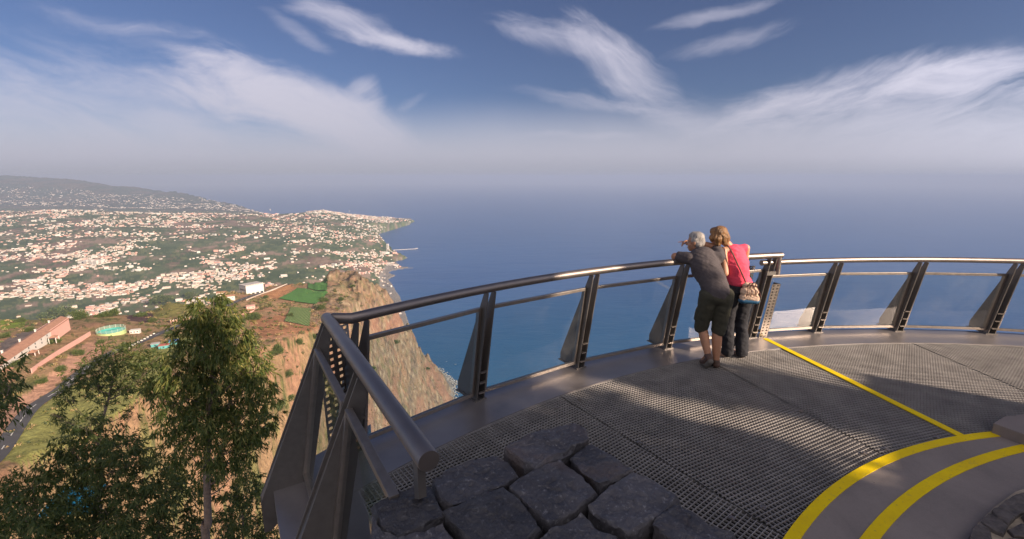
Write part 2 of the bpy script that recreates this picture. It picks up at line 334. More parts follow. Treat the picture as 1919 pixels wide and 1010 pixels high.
# ------------------------------------------------------------------ terrain: (distance, photo row) profiles along rays from the look-out
PROF = {
 -2.3: [(8,1500),(40,1150),(100,930),(200,780),(300,690),(420,600),(600,640),(1400,600),(2300,500),(3000,450),(4400,398),(7000,385),(9000,340),(10500,320),(16000,330)],
 -1.13: [(8,1500),(13,1400),(40,1150),(100,940),(160,860),(205,800),(262,690),(300,655),(360,615),(430,594),(470,640),(1300,640),(1780,562),(2300,500),(2900,452),(3600,422),(4400,397),(5500,404),(7000,390),(8500,372),(9500,345),(10500,328),(16000,345)],
 -.95: [(8,1500),(13,1400),(40,1150),(100,940),(160,850),(215,770),(270,690),(320,645),(370,610),(450,585),(500,630),(1300,640),(1780,562),(2300,500),(2900,450),(3600,418),(4400,393),(5500,404),(7000,390),(8500,372),(9500,350),(10500,334),(16000,350)],
 -.78: [(8,1500),(13,1400),(40,1150),(80,990),(110,905),(170,810),(240,720),(310,655),(390,610),(450,590),(500,560),(560,620),(1300,640),(1780,560),(2300,500),(2900,452),(3600,424),(4400,400),(5500,404),(7000,393),(8500,380),(9500,365),(10500,354),(16000,370)],
 -.65: [(8,1500),(13,1400),(40,1150),(72,1010),(105,905),(165,810),(240,725),(300,685),(400,618),(500,578),(600,548),(660,545),(760,620),(1500,620),(1900,540),(2300,500),(2900,455),(3600,426),(4600,400),(5500,404),(7000,394),(8500,384),(9500,370),(10500,360),(14000,380)],
 -.55: [(8,1500),(13,1400),(40,1150),(75,1000),(110,905),(170,805),(240,735),(310,685),(460,602),(580,562),(700,536),(760,530),(850,600),(1600,600),(1950,530),(2300,500),(2900,456),(3600,428),(4700,400),(5500,404),(7500,396),(8700,389),(9800,384),(12000,392)],
 -.47: [(8,1500),(13,1400),(40,1150),(85,1000),(125,900),(190,805),(340,685),(500,602),(620,560),(760,526),(860,600),(1600,600),(2050,525),(2500,490),(3000,455),(3700,428),(4800,402),(5400,398),(6500,430),(9000,430)],
 -.41: [(8,1500),(13,1400),(40,1200),(95,1000),(140,900),(210,800),(330,700),(480,620),(640,560),(790,518),(880,505),(960,640),(1700,600),(2300,508),(2700,480),(3200,450),(3900,424),(4800,402),(5200,393),(5700,402),(6600,440),(9000,440)],
 -.34: [(8,1500),(13,1450),(40,1300),(120,1000),(220,850),(330,740),(480,640),(680,560),(820,516),(900,505),(980,640),(1800,600),(2500,508),(2900,480),(3300,455),(4000,427),(4900,408),(5700,402),(6400,440),(9000,440)],
 -.28: [(8,1600),(40,1400),(150,1050),(350,820),(500,735),(700,640),(820,565),(900,520),(960,620),(1050,790),(2300,545),(2600,525),(2900,500),(3300,470),(4000,436),(4600,425),(5300,412),(6000,404),(6600,440),(9000,440)],
 -.24: [(8,1700),(40,1600),(150,1150),(350,880),(560,760),(800,680),(950,610),(1020,585),(1080,680),(1150,790),(2500,540),(3300,475),(4600,431),(5500,416),(6000,408),(6600,440),(9000,440)],
 -.20: [(8,1800),(40,1700),(200,1150),(500,855),(750,765),(950,706),(1090,668),(1150,650),(1200,760),(2500,560),(4600,445),(5600,420),(6200,409),(6900,440),(9000,440)],
 -.165: [(8,2000),(40,1900),(300,1050),(600,880),(900,775),(1120,712),(1190,690),(1230,760),(2500,560),(9000,440)],
 -.14: [(8,2500),(40,2200),(400,1080),(700,905),(900,826),(1100,756),(1215,722),(1300,760),(2500,560),(9000,440)],
 -.05: [(8,3000),(40,2600),(400,1150),(700,960),(1100,800),(1600,700),(2500,600),(9000,460)],
}
TC = sorted(PROF); NL = 620; LY = np.linspace(math.log(8), math.log(15500), NL); YY = np.exp(LY)
tgrid = np.concatenate([np.linspace(-2.3, -1.32, 60)[:-1], np.linspace(-1.32, -.05, 560)])
def prof(c):
    p = PROF[c]; return np.interp(LY, [math.log(a) for a, b in p], [q_of(b) for a, b in p])
Qc = np.array([prof(c) for c in TC])
def smooth(a, ax, n):
    k = np.hanning(n + 2)[1:-1]; k /= k.sum()
    return np.apply_along_axis(lambda r: np.convolve(np.pad(r, n // 2, 'edge'), k, 'valid'), ax, a)
Qg = np.array([[np.interp(t, TC, Qc[:, j]) for j in range(NL)] for t in tgrid])
Qg = smooth(Qg, 1, 7); Qg = smooth(Qg, 0, 9)
Tg, Yg = np.meshgrid(tgrid, YY, indexing='ij'); Xg = Tg * Yg; Zg = H - Qg * Yg
# coast line (closed, land inside), surveyed at sea level
SEA = -580.0
cpx = [(728,524),(742,516),(725,510),(748,505),(782,503),(742,496),(730,490),(752,486),(762,483),(742,478),(727,468),(716,455),(700,445),(706,439),(735,431),(766,421),(777,415),(770,409)]
coast = [(-2, 4), (-14, 150), (-42, 400), (-88, 700), (-134, 1000), (-168, 1205), (-215, 1300), (-330, 1500), (-560, 2200)] + [tuple(P(x, y, SEA)[:2]) for x, y in cpx] + \
        [(-1700, 6500), (-2900, 6700), (-4200, 7600), (-5000, 8600), (-6300, 9500), (-8000, 10800), (-14000, 16000), (-40000, 16000), (-40000, -50), (-30, -50)]
coast = np.array(coast, float)
def sdist(px, py, poly):
    d = np.full(px.shape, 1e18); ins = np.zeros(px.shape, bool); n = len(poly)
    for i in range(n):
        ax, ay = poly[i]; bx, by = poly[(i + 1) % n]; ex, ey = bx - ax, by - ay
        tt = np.clip(((px - ax) * ex + (py - ay) * ey) / (ex * ex + ey * ey + 1e-9), 0, 1)
        d = np.minimum(d, (px - ax - tt * ex) ** 2 + (py - ay - tt * ey) ** 2)
        c = ((ay > py) != (by > py)); xi = (bx - ax) * (py - ay) / (by - ay + 1e-12) + ax; ins ^= c & (px < xi)
    return np.where(ins, 1, -1) * np.sqrt(d)
cd = sdist(Xg, Yg, coast) + np.clip((Yg - 2200) / 800, 0, 1) * 35 * fbm(Xg / 160, Yg / 160, 3)
near = np.clip((Yg - 8) / 60, 0, 1)
amp = np.where(Yg < 1400, .016 * Yg, 9 + .0022 * Yg)
cliffm = np.clip((Tg + .46) / .10, 0, 1) * (Yg < 1400)
gul = np.abs(fbm(Xg / 46 + Zg / 160, Yg / 60 + Zg / 400, 5, .55))
Zg += near * (amp * fbm(Xg / (18 + Yg * .10), Yg / (18 + Yg * .10), 6, .55) * .55)
Zg += -cliffm * gul * np.clip(Yg * .055, 0, 46) + cliffm * np.clip(Yg * .012, 0, 10) + cliffm * np.clip(Yg * .02, 0, 9) * fbm(Yg / 70, Zg / 11, 4, .6)
mt = np.clip((Yg - 6800) / 2500, 0, 1)
Zg += mt * (-np.abs(fbm(Xg / 900 + 3, Yg / 1500, 5, .5)) * 150 + 20)
Zg = np.where(cd > 0, np.minimum(Zg, SEA + 2.0 + 2.6 * cd), np.maximum(SEA - 40, SEA + 1.5 * cd - 1.5))
Zg = np.where((cd > 0), np.maximum(Zg, SEA + 1.5), Zg)
def gidx(X, Y):
    X = np.asarray(X, float); Y = np.asarray(Y, float)
    ti = np.interp(X / Y, tgrid, np.arange(len(tgrid))); yi = np.interp(np.log(Y), LY, np.arange(NL))
    i = np.clip(np.floor(ti).astype(int), 0, len(tgrid) - 2); j = np.clip(np.floor(yi).astype(int), 0, NL - 2)
    return i, j, ti - i, yi - j
def height(X, Y):
    i, j, a, b = gidx(X, Y)
    return (Zg[i, j] * (1 - a) + Zg[i + 1, j] * a) * (1 - b) + (Zg[i, j + 1] * (1 - a) + Zg[i + 1, j + 1] * a) * b
def hit(x, y, y0=20):
    r, f, d = ray(x, y); t = r / f; q = d / f
    Z = height(YY * t, YY); below = (H - q * YY <= Z) & (YY > y0)
    j = int(np.argmax(below))
    if not below.any(): return Vector((t * 4000, 4000, H - q * 4000))
    # refine
    a, b = YY[j - 1], YY[j]
    for _ in range(12):
        m_ = (a + b) / 2
        if H - q * m_ <= float(height(m_ * t, m_)): b = m_
        else: a = m_
    return Vector((t * b, b, float(height(b * t, b))))
# road bed: levelled into the hillside
road_px = [(-60, 905), (-10, 848), (60, 778), (120, 722), (170, 684), (215, 660), (262, 640), (310, 620), (350, 604), (395, 586), (432, 570), (470, 555), (505, 545), (540, 534)]
road = [hit(x, y) for x, y in road_px]
def catmull(pts, n=10):
    out = []
    for i in range(len(pts) - 1):
        p0, p1, p2, p3 = pts[max(i - 1, 0)], pts[i], pts[i + 1], pts[min(i + 2, len(pts) - 1)]
        for k in range(n):
            t = k / n; out.append(.5 * ((2 * p1) + (p2 - p0) * t + (2 * p0 - 5 * p1 + 4 * p2 - p3) * t * t + (3 * p1 - p0 - 3 * p2 + p3) * t ** 3))
    out.append(pts[-1]); return out
road = catmull(road, 12)
rz = np.array([p.z for p in road]); rz = np.convolve(np.pad(rz, 12, 'edge'), np.ones(25) / 25, 'valid')
for p, z in zip(road, rz): p.z = z
sel = np.where((Yg > 120) & (Yg < 900) & (Tg < -.4)); sx, sy = Xg[sel], Yg[sel]
best = np.full(sx.shape, 1e9); bz = np.zeros(sx.shape)
for a, b in zip(road[:-1], road[1:]):
    ex, ey = b.x - a.x, b.y - a.y; L2 = ex * ex + ey * ey
    tt = np.clip(((sx - a.x) * ex + (sy - a.y) * ey) / L2, 0, 1); dd = np.hypot(sx - a.x - tt * ex, sy - a.y - tt * ey)
    mk = dd < best; best[mk] = dd[mk]; bz[mk] = (a.z + (b.z - a.z) * tt)[mk]
wgt = np.clip((16 - best) / 9, 0, 1); wgt = wgt * wgt * (3 - 2 * wgt)
Zs = Zg[sel]; Zg[sel] = Zs * (1 - wgt) + (bz - .15) * wgt
Zg += cliffm * np.clip((Yg - 120) / 200, 0, 1) * 5.5 * (np.abs(fbm(Yg / 16, Zg / 20 + Xg / 60, 5, .6)) - .12)
# surface cover painted on the ground (what grows or lies there)
def inpoly(px, py, poly):
    ins = np.zeros(px.shape, bool); n = len(poly)
    for i in range(n):
        (ax, ay), (bx, by) = poly[i], poly[(i + 1) % n]
        ins ^= ((ay > py) != (by > py)) & (px < (bx - ax) * (py - ay) / (by - ay + 1e-12) + ax)
    return ins
C = lambda *c: np.array(c)
def blend(base, col, w_): return base * (1 - w_[..., None]) + col * w_[..., None]
sm01 = lambda v, a, b: (lambda t: t * t * (3 - 2 * t))(np.clip((v - a) / (b - a), 0, 1))
Xo, Yo = Xg, Yg; wc = np.clip((Tg + .50) / .06, 0, 1) * (Yg < 1400); Xg_, Yg_ = (Xg + .9 * Zg * (Yg < 1500)) * (1 - wc) + (1.15 * Zg + .3 * Xg) * wc, Yg - np.where(Yg < 1500, .6 * Zg, 0) * (1 - wc)
n1 = fbm(Xg_ / 11, Yg_ / 11, 6, .65); n2 = fbm(Xg_ / 4 + 40, Yg_ / 4, 5, .65); n3 = fbm(Xg / 260, Yg / 420, 4, .6); n4 = fbm(Xg / 90 + 9, Yg / 130 + 5, 4, .6); n5 = fbm(Xg_ / 34, Yg_ / 44 + 50, 5, .65)
cov = np.ones(Xg.shape + (3,)) * C(.31, .20, .11)
cov = blend(cov, C(.17, .17, .055), sm01(n1, .0, .35) * .8); cov = blend(cov, C(.36, .20, .12), sm01(n5, .12, .40)); cov = blend(cov, C(.10, .105, .04), sm01(n2 + n1 * .5, .22, .5))
far = sm01(Yg, 900, 1400)
vall = np.ones(Xg.shape + (3,)) * C(.085, .115, .055)
vall = blend(vall, C(.19, .125, .095), sm01(n3, -.02, .22)); vall = blend(vall, C(.055, .085, .035), sm01(n4, .0, .25)); vall = blend(vall, C(.13, .15, .065), sm01(n5, .10, .3))
vall = blend(vall, C(.26, .19, .14), sm01(-n4 + n5 * .5, .22, .45))
cov = blend(cov, vall, far)
mount = np.ones(Xg.shape + (3,)) * C(.05, .065, .045); mount = blend(mount, C(.10, .085, .06), sm01(n3, .0, .3))
cov = blend(cov, mount, sm01(Yg, 6200, 7600))
# bare cliff
strata = fbm(Xg / 220, Zg / 9 + n5 * 2, 4, .6)
cl = np.ones(Xg.shape + (3,)) * C(.28, .19, .118); cl = blend(cl, C(.19, .14, .10), sm01(strata + n2 * .6, .0, .3)); cl = blend(cl, C(.33, .185, .11), sm01(n5, .12, .42) * .7); cl = blend(cl, C(.15, .145, .07), sm01(n1 + n4 * .5, .14, .36) * .7); cl = blend(cl, C(.42, .33, .22), sm01(n2 - n1 * .4, .22, .45) * .8)
ridge = 1 - 2.4 * np.abs(fbm(Xg_ / 19 + 5, Yg_ / 27, 5, .62)); cl = blend(cl, C(.085, .06, .045), sm01(ridge, .80, .98) * .8); cl = blend(cl, C(.30, .15, .10), sm01(fbm(Yg / 120, Zg / 40 + 7, 5, .6), .05, .3) * .6)
cov = blend(cov, cl, np.clip((Tg + .475 + .05 * n5) / .05, 0, 1) * (Yg > 150) * (Yg < 1500))
cov = blend(cov, C(.24, .22, .20), sm01(Zg, SEA + 14, SEA + 7) * sm01(cd, 0, 1))
PX, PY = proj_np(Xg, Yg, Zg); mid = (Yg < 1000)
for poly, colr in [
    ([(0, 862), (0, 800), (100, 745), (240, 672), (330, 632), (372, 618), (300, 720), (180, 800), (60, 870)], (.27, .265, .085)),
    ([(-40, 842), (-40, 790), (0, 768), (60, 732), (125, 672), (165, 642), (196, 636), (205, 650), (182, 668), (130, 700), (60, 762), (10, 812)], (.46, .26, .175)),
    ([(0, 640), (60, 615), (95, 618), (40, 640), (0, 662)], (.16, .13, .12)),
    ([(0, 599), (51, 595), (46, 612), (0, 617)], (.19, .25, .04)),
    ([(232, 566), (262, 562), (290, 578), (283, 604), (240, 600)], (.10, .06, .055)),
    ([(262, 560), (380, 562), (372, 590), (290, 596)], (.20, .18, .06)),
    ([(486, 555), (539, 531), (556, 539), (519, 561)], (.42, .21, .10)),
    ([(461, 602), (536, 588), (600, 612), (575, 622), (490, 632)], (.34, .17, .09)),
    ([(588, 520), (612, 512), (616, 520), (600, 527)], (.28, .20, .09)),
]:
    m_ = inpoly(PX + n2 * 6, PY + n1 * 4, poly) & mid
    cov[m_] = np.array(colr) * (1 + .25 * n2[m_][:, None])
nT, nY = Xg.shape
i = np.arange(nT - 1)[:, None] * nY; j = np.arange(nY - 1)[None]
FT = np.stack([i + j, i + nY + j, i + nY + j + 1, i + j + 1], -1).reshape(-1, 4)
keep = (cd > -60); kf = (keep[:-1, :-1] | keep[1:, :-1] | keep[1:, 1:] | keep[:-1, 1:]).reshape(-1)
me = mesh_np('terrain', np.stack([Xg, Yg, Zg], -1).reshape(-1, 3), FT[kf], smooth=True)
ca = me.color_attributes.new('cover', 'FLOAT_COLOR', 'POINT')
if len(me.vertices) == Xg.size: ca.data.foreach_set('color', np.concatenate([np.clip(cov, .01, .9), np.ones(Xg.shape + (1,))], -1).reshape(-1).astype(np.float32))
m, g, out = new_mat('ground_cover')
at_ = g.n('ShaderNodeVertexColor', layer_name='cover').outputs[0]; pos = g.n('ShaderNodeNewGeometry').outputs['Position']
na = g.noise(pos, .9, 6, .7); nb = g.noise(pos, .13, 6, .65); nc = g.noise(pos, .02, 6, .65)
f = g.math('MULTIPLY', g.math('MULTIPLY_ADD', na, 1.1, .45), g.math('MULTIPLY', g.math('MULTIPLY_ADD', nb, 1.5, .25), g.math('MULTIPLY_ADD', nc, .7, .65)))
b = g.n('ShaderNodeBsdfPrincipled', i_Roughness=.95); b.inputs['Specular IOR Level'].default_value = .15
g.l(g.mix(1.0, at_, g.n('ShaderNodeCombineXYZ', i_0=f, i_1=f, i_2=f).outputs[0], 'MULTIPLY'), b.inputs['Base Color'])
bp = g.n('ShaderNodeBump', i_Strength=1.0, i_Distance=3.0, i_Height=g.math('MULTIPLY_ADD', na, .25, nb)); g.l(bp.outputs[0], b.inputs['Normal']); g.l(b.outputs[0], out.inputs[0])
tag(link('terrain', me, m), kind='structure')
# ------------------------------------------------------------------ haze over the coast
def haze():
    mb = MB(); mb.box((0, 0, -610), (202000, 202000, 1410)); o = mb.build('haze', None)
    m, g, out = new_mat('haze_air')
    v = g.n('ShaderNodeVolumePrincipled'); v.inputs['Color'].default_value = (.41, .48, .64, 1); v.inputs['Density'].default_value = HAZE; v.inputs['Anisotropy'].default_value = .0
    g.l(v.outputs[0], out.inputs['Volume']); o.data.materials.append(m); return tag(o, kind='stuff')
HAZE = 7.8e-5
haze()
# ------------------------------------------------------------------ road, fields, surf
def ribbon(name, pts, half, off, mat, smooth=False):
    L = []; R_ = []
    for k, p in enumerate(pts):
        d = (pts[min(k + 1, len(pts) - 1)] - pts[max(k - 1, 0)]); nrm = Vector((-d.y, d.x, 0)).normalized()
        h1, h2 = (half, half) if not isinstance(half, tuple) else half
        L.append(p + nrm * h1 + Vector((0, 0, off))); R_.append(p - nrm * h2 + Vector((0, 0, off)))
    n = len(pts); return link(name, mesh_np(name, np.array([tuple(v) for v in L + R_]), [(k, n + k, n + k + 1, k + 1) for k in range(n - 1)]), mat)
asphalt = pbr('asphalt', (.075, .072, .075), rough=.9, var=.18, scale=.25); white_paint = pbr('road_paint', (.62, .60, .56), rough=.8, var=.15, scale=1)
tag(ribbon('road', road, 3.6, .35, asphalt), kind='structure')
seg = []
mbp = MB(); acc = 0
for a, b in zip(road[:-1], road[1:]):
    L = (b - a).length; acc += L
    if int(acc / 9) % 2 == 0:
        d = (b - a).normalized(); nn = Vector((-d.y, d.x, 0)) * .22; u = Vector((0, 0, .42)); e = a + d * min(L, 4.5)
        mbp.add([a + nn + u, a - nn + u, e - nn + u, e + nn + u], [(0, 1, 2, 3)])
tag(mbp.build('road_markings', white_paint, recalc=False), kind='structure')
def patch(name, quad, off, mat, n=28, kind='structure', step=0):
    c = [hit(x, y) for x, y in quad]; V_ = []
    for a in range(n + 1):
        for b in range(n + 1):
            s_, t_ = a / n, b / n; p = (c[0] * (1 - s_) + c[1] * s_) * (1 - t_) + (c[3] * (1 - s_) + c[2] * s_) * t_
            V_.append((p.x, p.y, float(height(p.x, p.y)) + off))
    F_ = [(a * (n + 1) + b, (a + 1) * (n + 1) + b, (a + 1) * (n + 1) + b + 1, a * (n + 1) + b + 1) for a in range(n) for b in range(n)]
    return tag(link(name, mesh_np(name, np.array(V_), F_, smooth=True), mat), kind=kind)
def crop_mat(name, c1, c2, ang, freq, amt=.8):
    m, g, out = new_mat(name); pos = g.n('ShaderNodeNewGeometry').outputs['Position']
    mp = g.n('ShaderNodeMapping', i_0=pos, i_Rotation=(0, 0, ang)).outputs[0]
    wv = g.n('ShaderNodeTexWave', i_Vector=mp, i_Scale=freq, i_Distortion=1.2, i_Detail=3.0); wv.inputs['Detail Scale'].default_value = 2.0
    n = g.noise(pos, .35, 5, .6)
    c = g.mix(g.math('MULTIPLY', wv.outputs['Fac'], amt), c1, c2); c = g.mix(g.ramp(n, [(.4, 0.0), (.75, .6)]), c, tuple(k * .6 for k in c1))
    b = g.n('ShaderNodeBsdfPrincipled', i_Roughness=.9); g.l(c, b.inputs['Base Color']); bp = g.n('ShaderNodeBump', i_Strength=1.0, i_Distance=.8, i_Height=wv.outputs['Fac'])
    g.l(bp.outputs[0], b.inputs['Normal']); g.l(b.outputs[0], out.inputs[0]); return m
banana = crop_mat('banana_crop', (.05, .17, .025), (.10, .26, .045), .5, .25)
rows_m = crop_mat('crop_rows', (.07, .20, .03), (.24, .22, .09), -.12, .12, .9)
patch('field', [(577, 541), (584, 523), (614, 527), (613, 546)], 1.3, banana)
patch('field', [(522, 560), (557, 541), (615, 549), (592, 571)], 1.3, banana)
patch('field', [(533, 603), (545, 577), (583, 578), (580, 612)], .8, rows_m)
def stuff_blobs(name, pts, mat, smooth=True):
    """little faceted stones in one mesh"""
    t = bmesh.new(); bmesh.ops.create_icosphere(t, subdivisions=1, radius=1); bv = np.array([v.co[:] for v in t.verts]); bf = np.array([[v.index for v in f.verts] for f in t.faces]); t.free()
    V_ = []; F_ = []
    for k, (p, r, sq) in enumerate(pts):
        v = bv * (1 + rng.uniform(-.25, .25, (len(bv), 1))) * np.array([r, r * rng.uniform(.6, 1.3), r * sq]) + np.array(p); V_.append(v); F_.append(bf + k * len(bv))
    return tag(link(name, mesh_np(name, np.concatenate(V_), np.concatenate(F_), smooth=smooth), mat), kind='stuff')
# boulder beach and surf under the headland
shore = [Vector((x, y, SEA)) for x, y in [(-120, 900), (-134, 1000), (-150, 1100), (-166, 1200), (-180, 1235), (-205, 1275), (-230, 1320)]]
shore = catmull(shore, 14)
bl = []
for k in range(900):
    p = shore[rng.integers(0, len(shore))]; o_ = rng.normal(-5, 8); bl.append(((p.x + o_ + rng.normal(0, 3), p.y + rng.normal(0, 3), SEA + .6), abs(rng.normal(1.4, .9)) + .4, .6))
stuff_blobs('beach_boulders', bl, pbr('beach_rock', (.30, .28, .26), rough=.9, var=.3, scale=.3))
foam_m = pbr('foam', (.80, .82, .84), rough=.9, var=.06, scale=.4)
def foam():
    mb = MB()
    for k in range(130):
        p = shore[rng.integers(0, len(shore))]; c = Vector((p.x + abs(rng.normal(6, 5)), p.y + rng.normal(0, 2), SEA + .25 + .001 * k)); a0 = rng.uniform(0, 6); n = 9
        r1, r2 = rng.uniform(1, 4.0), rng.uniform(.5, 1.6); th = rng.normal(1.75, .35)
        ring = []
        for i in range(n):
            a = 2 * pi * i / n; r = 1 + rng.uniform(-.4, .4); x, y = cos(a) * r1 * r, sin(a) * r2 * r; ring.append(c + Vector((x * cos(th) - y * sin(th), x * sin(th) + y * cos(th), 0)))
        mb.add(ring, [tuple(range(n))])
    for (x, y, s_) in [(853, 683, 2.6), (836, 678, 1.6), (870, 745, 2)]:
        c = P(x, y, SEA) + Vector((0, 0, .9))
        for j in range(5): mb.add([c + Vector((cos(a) * s_ * rng.uniform(.5, 1.3) + j * .5, sin(a) * s_ * rng.uniform(.5, 1.3), 0)) for a in np.linspace(0, 5.6, 8)], [tuple(range(8))])
    return tag(mb.build('surf_foam', foam_m, recalc=False), kind='stuff')
foam()
# ------------------------------------------------------------------ town houses
wall_w = pbr('white_wall', (.66, .61, .56), rough=.85, var=.05, scale=.2); wall_c = pbr('cream_wall', (.60, .50, .42), rough=.85, var=.06, scale=.2)
wall_p = pbr('pink_wall', (.72, .40, .33), rough=.85, var=.06, scale=.3); tile_m = pbr('roof_tiles', (.36, .19, .125), rough=.9, var=.2, scale=.6, bump=.4, bscale=4)
grey_m = pbr('grey_roof', (.42, .39, .37), rough=.9, var=.2, scale=.3); win_m = pbr('dark_window', (.06, .065, .075), rough=.25, var=.2, scale=2)
TM = [wall_w, wall_c, tile_m, grey_m, wall_p]
def house_geo(L, W, Hh, rf, wm, ov=.4):
    """unit house: walls + roof, base sunk 4 m so that it stands on a slope; returns verts, faces(tri/quad), mats"""
    x, y = L / 2, W / 2; v = [(-x, -y, -4), (x, -y, -4), (x, y, -4), (-x, y, -4), (-x, -y, Hh), (x, -y, Hh), (x, y, Hh), (-x, y, Hh)]
    f = [(0, 1, 5, 4), (1, 2, 6, 5), (2, 3, 7, 6), (3, 0, 4, 7)]; m = [wm] * 4
    if rf:                                                       # hipped tile roof
        rh = W * .24; e = ov; v += [(-x - e, -y - e, Hh), (x + e, -y - e, Hh), (x + e, y + e, Hh), (-x - e, y + e, Hh), (-x + y, 0, Hh + rh), (x - y, 0, Hh + rh)]
        if L <= W * 1.05: v[-2] = (-.3, 0, Hh + rh); v[-1] = (.3, 0, Hh + rh)
        f += [(8, 9, 13, 12), (9, 10, 13), (10, 11, 12, 13), (11, 8, 12), (11, 10, 9, 8)]; m += [2] * 5
    else: f += [(4, 5, 6, 7)]; m += [3 if rng.random() < .5 else wm]
    return v, f, m
# where houses stand: sample the valley, thicker along streets and on the crest, only on slopes facing the look-out
cumq = np.minimum.accumulate(np.where(Yg > 30, Qg * 0 + (H - Zg) / Yg, 9), axis=1)
visg = ((H - Zg) / Yg <= cumq + .0015)
dens_n = fbm(Xg / 170 + 31, Yg / 210, 5, .6) + .35 * fbm(Xg / 60, Yg / 90 + 3, 3, .6)
cand = []
def sample_houses(N, y0, y1, t0, t1, thr, soft, power=1.0):
    got = 0; tries = 0
    while got < N and tries < 60:
        tries += 1; k = 6000
        yy = np.exp(rng.uniform(math.log(y0), math.log(y1), k)); tt = rng.uniform(t0, t1, k); xx = tt * yy
        i_, j_, a_, b_ = gidx(xx, yy); dn = dens_n[i_, j_] + .25 * (np.abs(np.sin((yy + 60 * np.sin(xx / 300)) / 55)) ** 6); v_ = visg[i_, j_]; c_ = cd[i_, j_]
        ok = v_ & (c_ > 25) & (rng.random(k) < np.clip((dn - thr) / soft, .015, 1))
        for X_, Y_ in zip(xx[ok], yy[ok]):
            cand.append((X_, Y_, float(height(X_, Y_)))); got += 1
            if got >= N: break
sample_houses(2300, 1500, 3000, -1.22, -.24, .06, .25)
sample_houses(2600, 3000, 5000, -1.22, -.22, -.02, .25)
sample_houses(900, 4900, 6300, -.45, -.19, -.6, .5)
sample_houses(1500, 7300, 9400, -1.15, -.50, -.02, .4)
# rows of houses on the crest and along the shore
for (xa, ya, xb, yb, n) in [(40, 402, 200, 394, 70), (190, 400, 420, 400, 80), (430, 402, 600, 404, 60), (590, 402, 690, 412, 60), (680, 412, 772, 414, 60), (640, 420, 720, 428, 70), (600, 500, 735, 494, 120), (560, 470, 710, 478, 90), (380, 492, 480, 500, 70), (160, 500, 280, 506, 50), (20, 450, 130, 440, 40), (120, 545, 260, 552, 30), (630, 515, 725, 508, 40)]:
    for k in range(n):
        s_ = rng.random(); p = hit(xa + (xb - xa) * s_ + rng.normal(0, 3), ya + (yb - ya) * s_ + rng.normal(0, 2.2), 1300)
        if p.y > 1300 and p.z > SEA + 3 and p.y < 7000: cand.append(tuple(p))
cand = [c for c in cand if c[1] < 12000]
cand.sort(key=lambda c: c[1] * 1.0)
def fr(c):
    x, y = proj_np(*c); return 4 < x < 1000 and y < 560 or (4 < x < 280 and y < 575)
infr = [c for c in cand if fr(c)]; first = infr[:285]; fs = set(first); rest = [c for c in cand if c not in fs]
KINDS = [(16, 10, 6.0, 1, 0, 'white two-storey orange-roofed house'), (13, 10, 4.0, 1, 0, 'low white orange-roofed house'), (22, 11, 6.5, 0, 0, 'long white flat-roofed house'),
         (14, 11, 6.5, 1, 1, 'cream orange-roofed house'), (28, 13, 9.5, 0, 1, 'cream apartment block'), (15, 10, 5, 1, 4, 'pink orange-roofed house'), (24, 12, 5.0, 1, 0, 'broad white long-roofed house')]
protos = []
for L, W, Hh, rf, wm, nm in KINDS:
    v, f, m_ = house_geo(L, W, Hh, rf, wm); mm = mesh_np('town_house', np.array(v, float), f, midx=m_)
    for q in TM: mm.materials.append(q)
    protos.append(mm)
SIDES = [(70, 'at the far left edge'), (150, 'above the long tiled roof'), (210, 'above the warehouse'), (280, 'above the reservoir'), (350, 'above the grassy mound'), (430, 'beside the tall eucalyptus top'), (500, 'beyond the white villa'), (560, 'above the brown field'), (620, 'beyond the green fields'), (680, 'behind the headland summit'), (2000, 'on the shore')]
ROWS = [(553, 'nearest'), (541, 'second row'), (530, 'third row'), (518, 'fourth row'), (0, 'farther')]
used_lb = {}
for k, c in enumerate(first):
    ki = int(rng.choice(len(KINDS), p=[.3, .2, .12, .16, .06, .04, .12])); o = bpy.data.objects.new('town_house', protos[ki]); COL.objects.link(o)
    o.location = c; o.rotation_euler = (0, 0, .25 + rng.normal(0, .5)); s_ = rng.uniform(.5, .85); o.scale = (s_, s_, s_)
    x, y = proj_np(*c); side = [q for lim, q in SIDES if x < lim][0]; rowt = [q for lim, q in ROWS if y >= lim][0]
    o['_b'] = f'{KINDS[ki][5]}, {rowt}, {side}'; used_lb.setdefault(o['_b'], []).append((x, o))
for lb, L_ in used_lb.items():
    L_.sort(key=lambda q: q[0])
    for i_, (x, o) in enumerate(L_):
        w_ = '' if len(L_) == 1 else [' leftmost', ' rightmost'][i_ == len(L_) - 1] if i_ in (0, len(L_) - 1) else (' second' if i_ == 1 else ' third' if i_ == 2 else ' middle')
        del o['_b']; tag(o, (lb + (',' + w_ if w_ else '')), 'house', 'houses in the near part of the valley town')
V_, F_, M_ = [], [], []; off = 0
for c in rest:
    far_ = c[1] > 6500; big = rng.random() < (.10 if c[1] < 4300 else .22)
    L, W, Hh = (rng.uniform(15, 32), rng.uniform(9, 13), rng.uniform(5, 12)) if big else (rng.uniform(7, 12), rng.uniform(6, 9), rng.uniform(2.8, 6.0))
    if far_: L *= 1.15; W *= 1.1
    v, f, m_ = house_geo(L, W, Hh, rng.random() < .42 and not big, int(rng.choice([0, 0, 0, 1, 1, 4] if not far_ else [0, 1])))
    a = .25 + rng.normal(0, .5); ca_, sa_ = cos(a), sin(a)
    V_ += [(c[0] + p[0] * ca_ - p[1] * sa_, c[1] + p[0] * sa_ + p[1] * ca_, c[2] + p[2]) for p in v]; F_ += [tuple(i + off for i in q) for q in f]; M_ += m_; off += len(v)
tag(link('distant_town_houses', mesh_np('distant_town_houses', np.array(V_), F_, midx=M_), TM), kind='stuff')
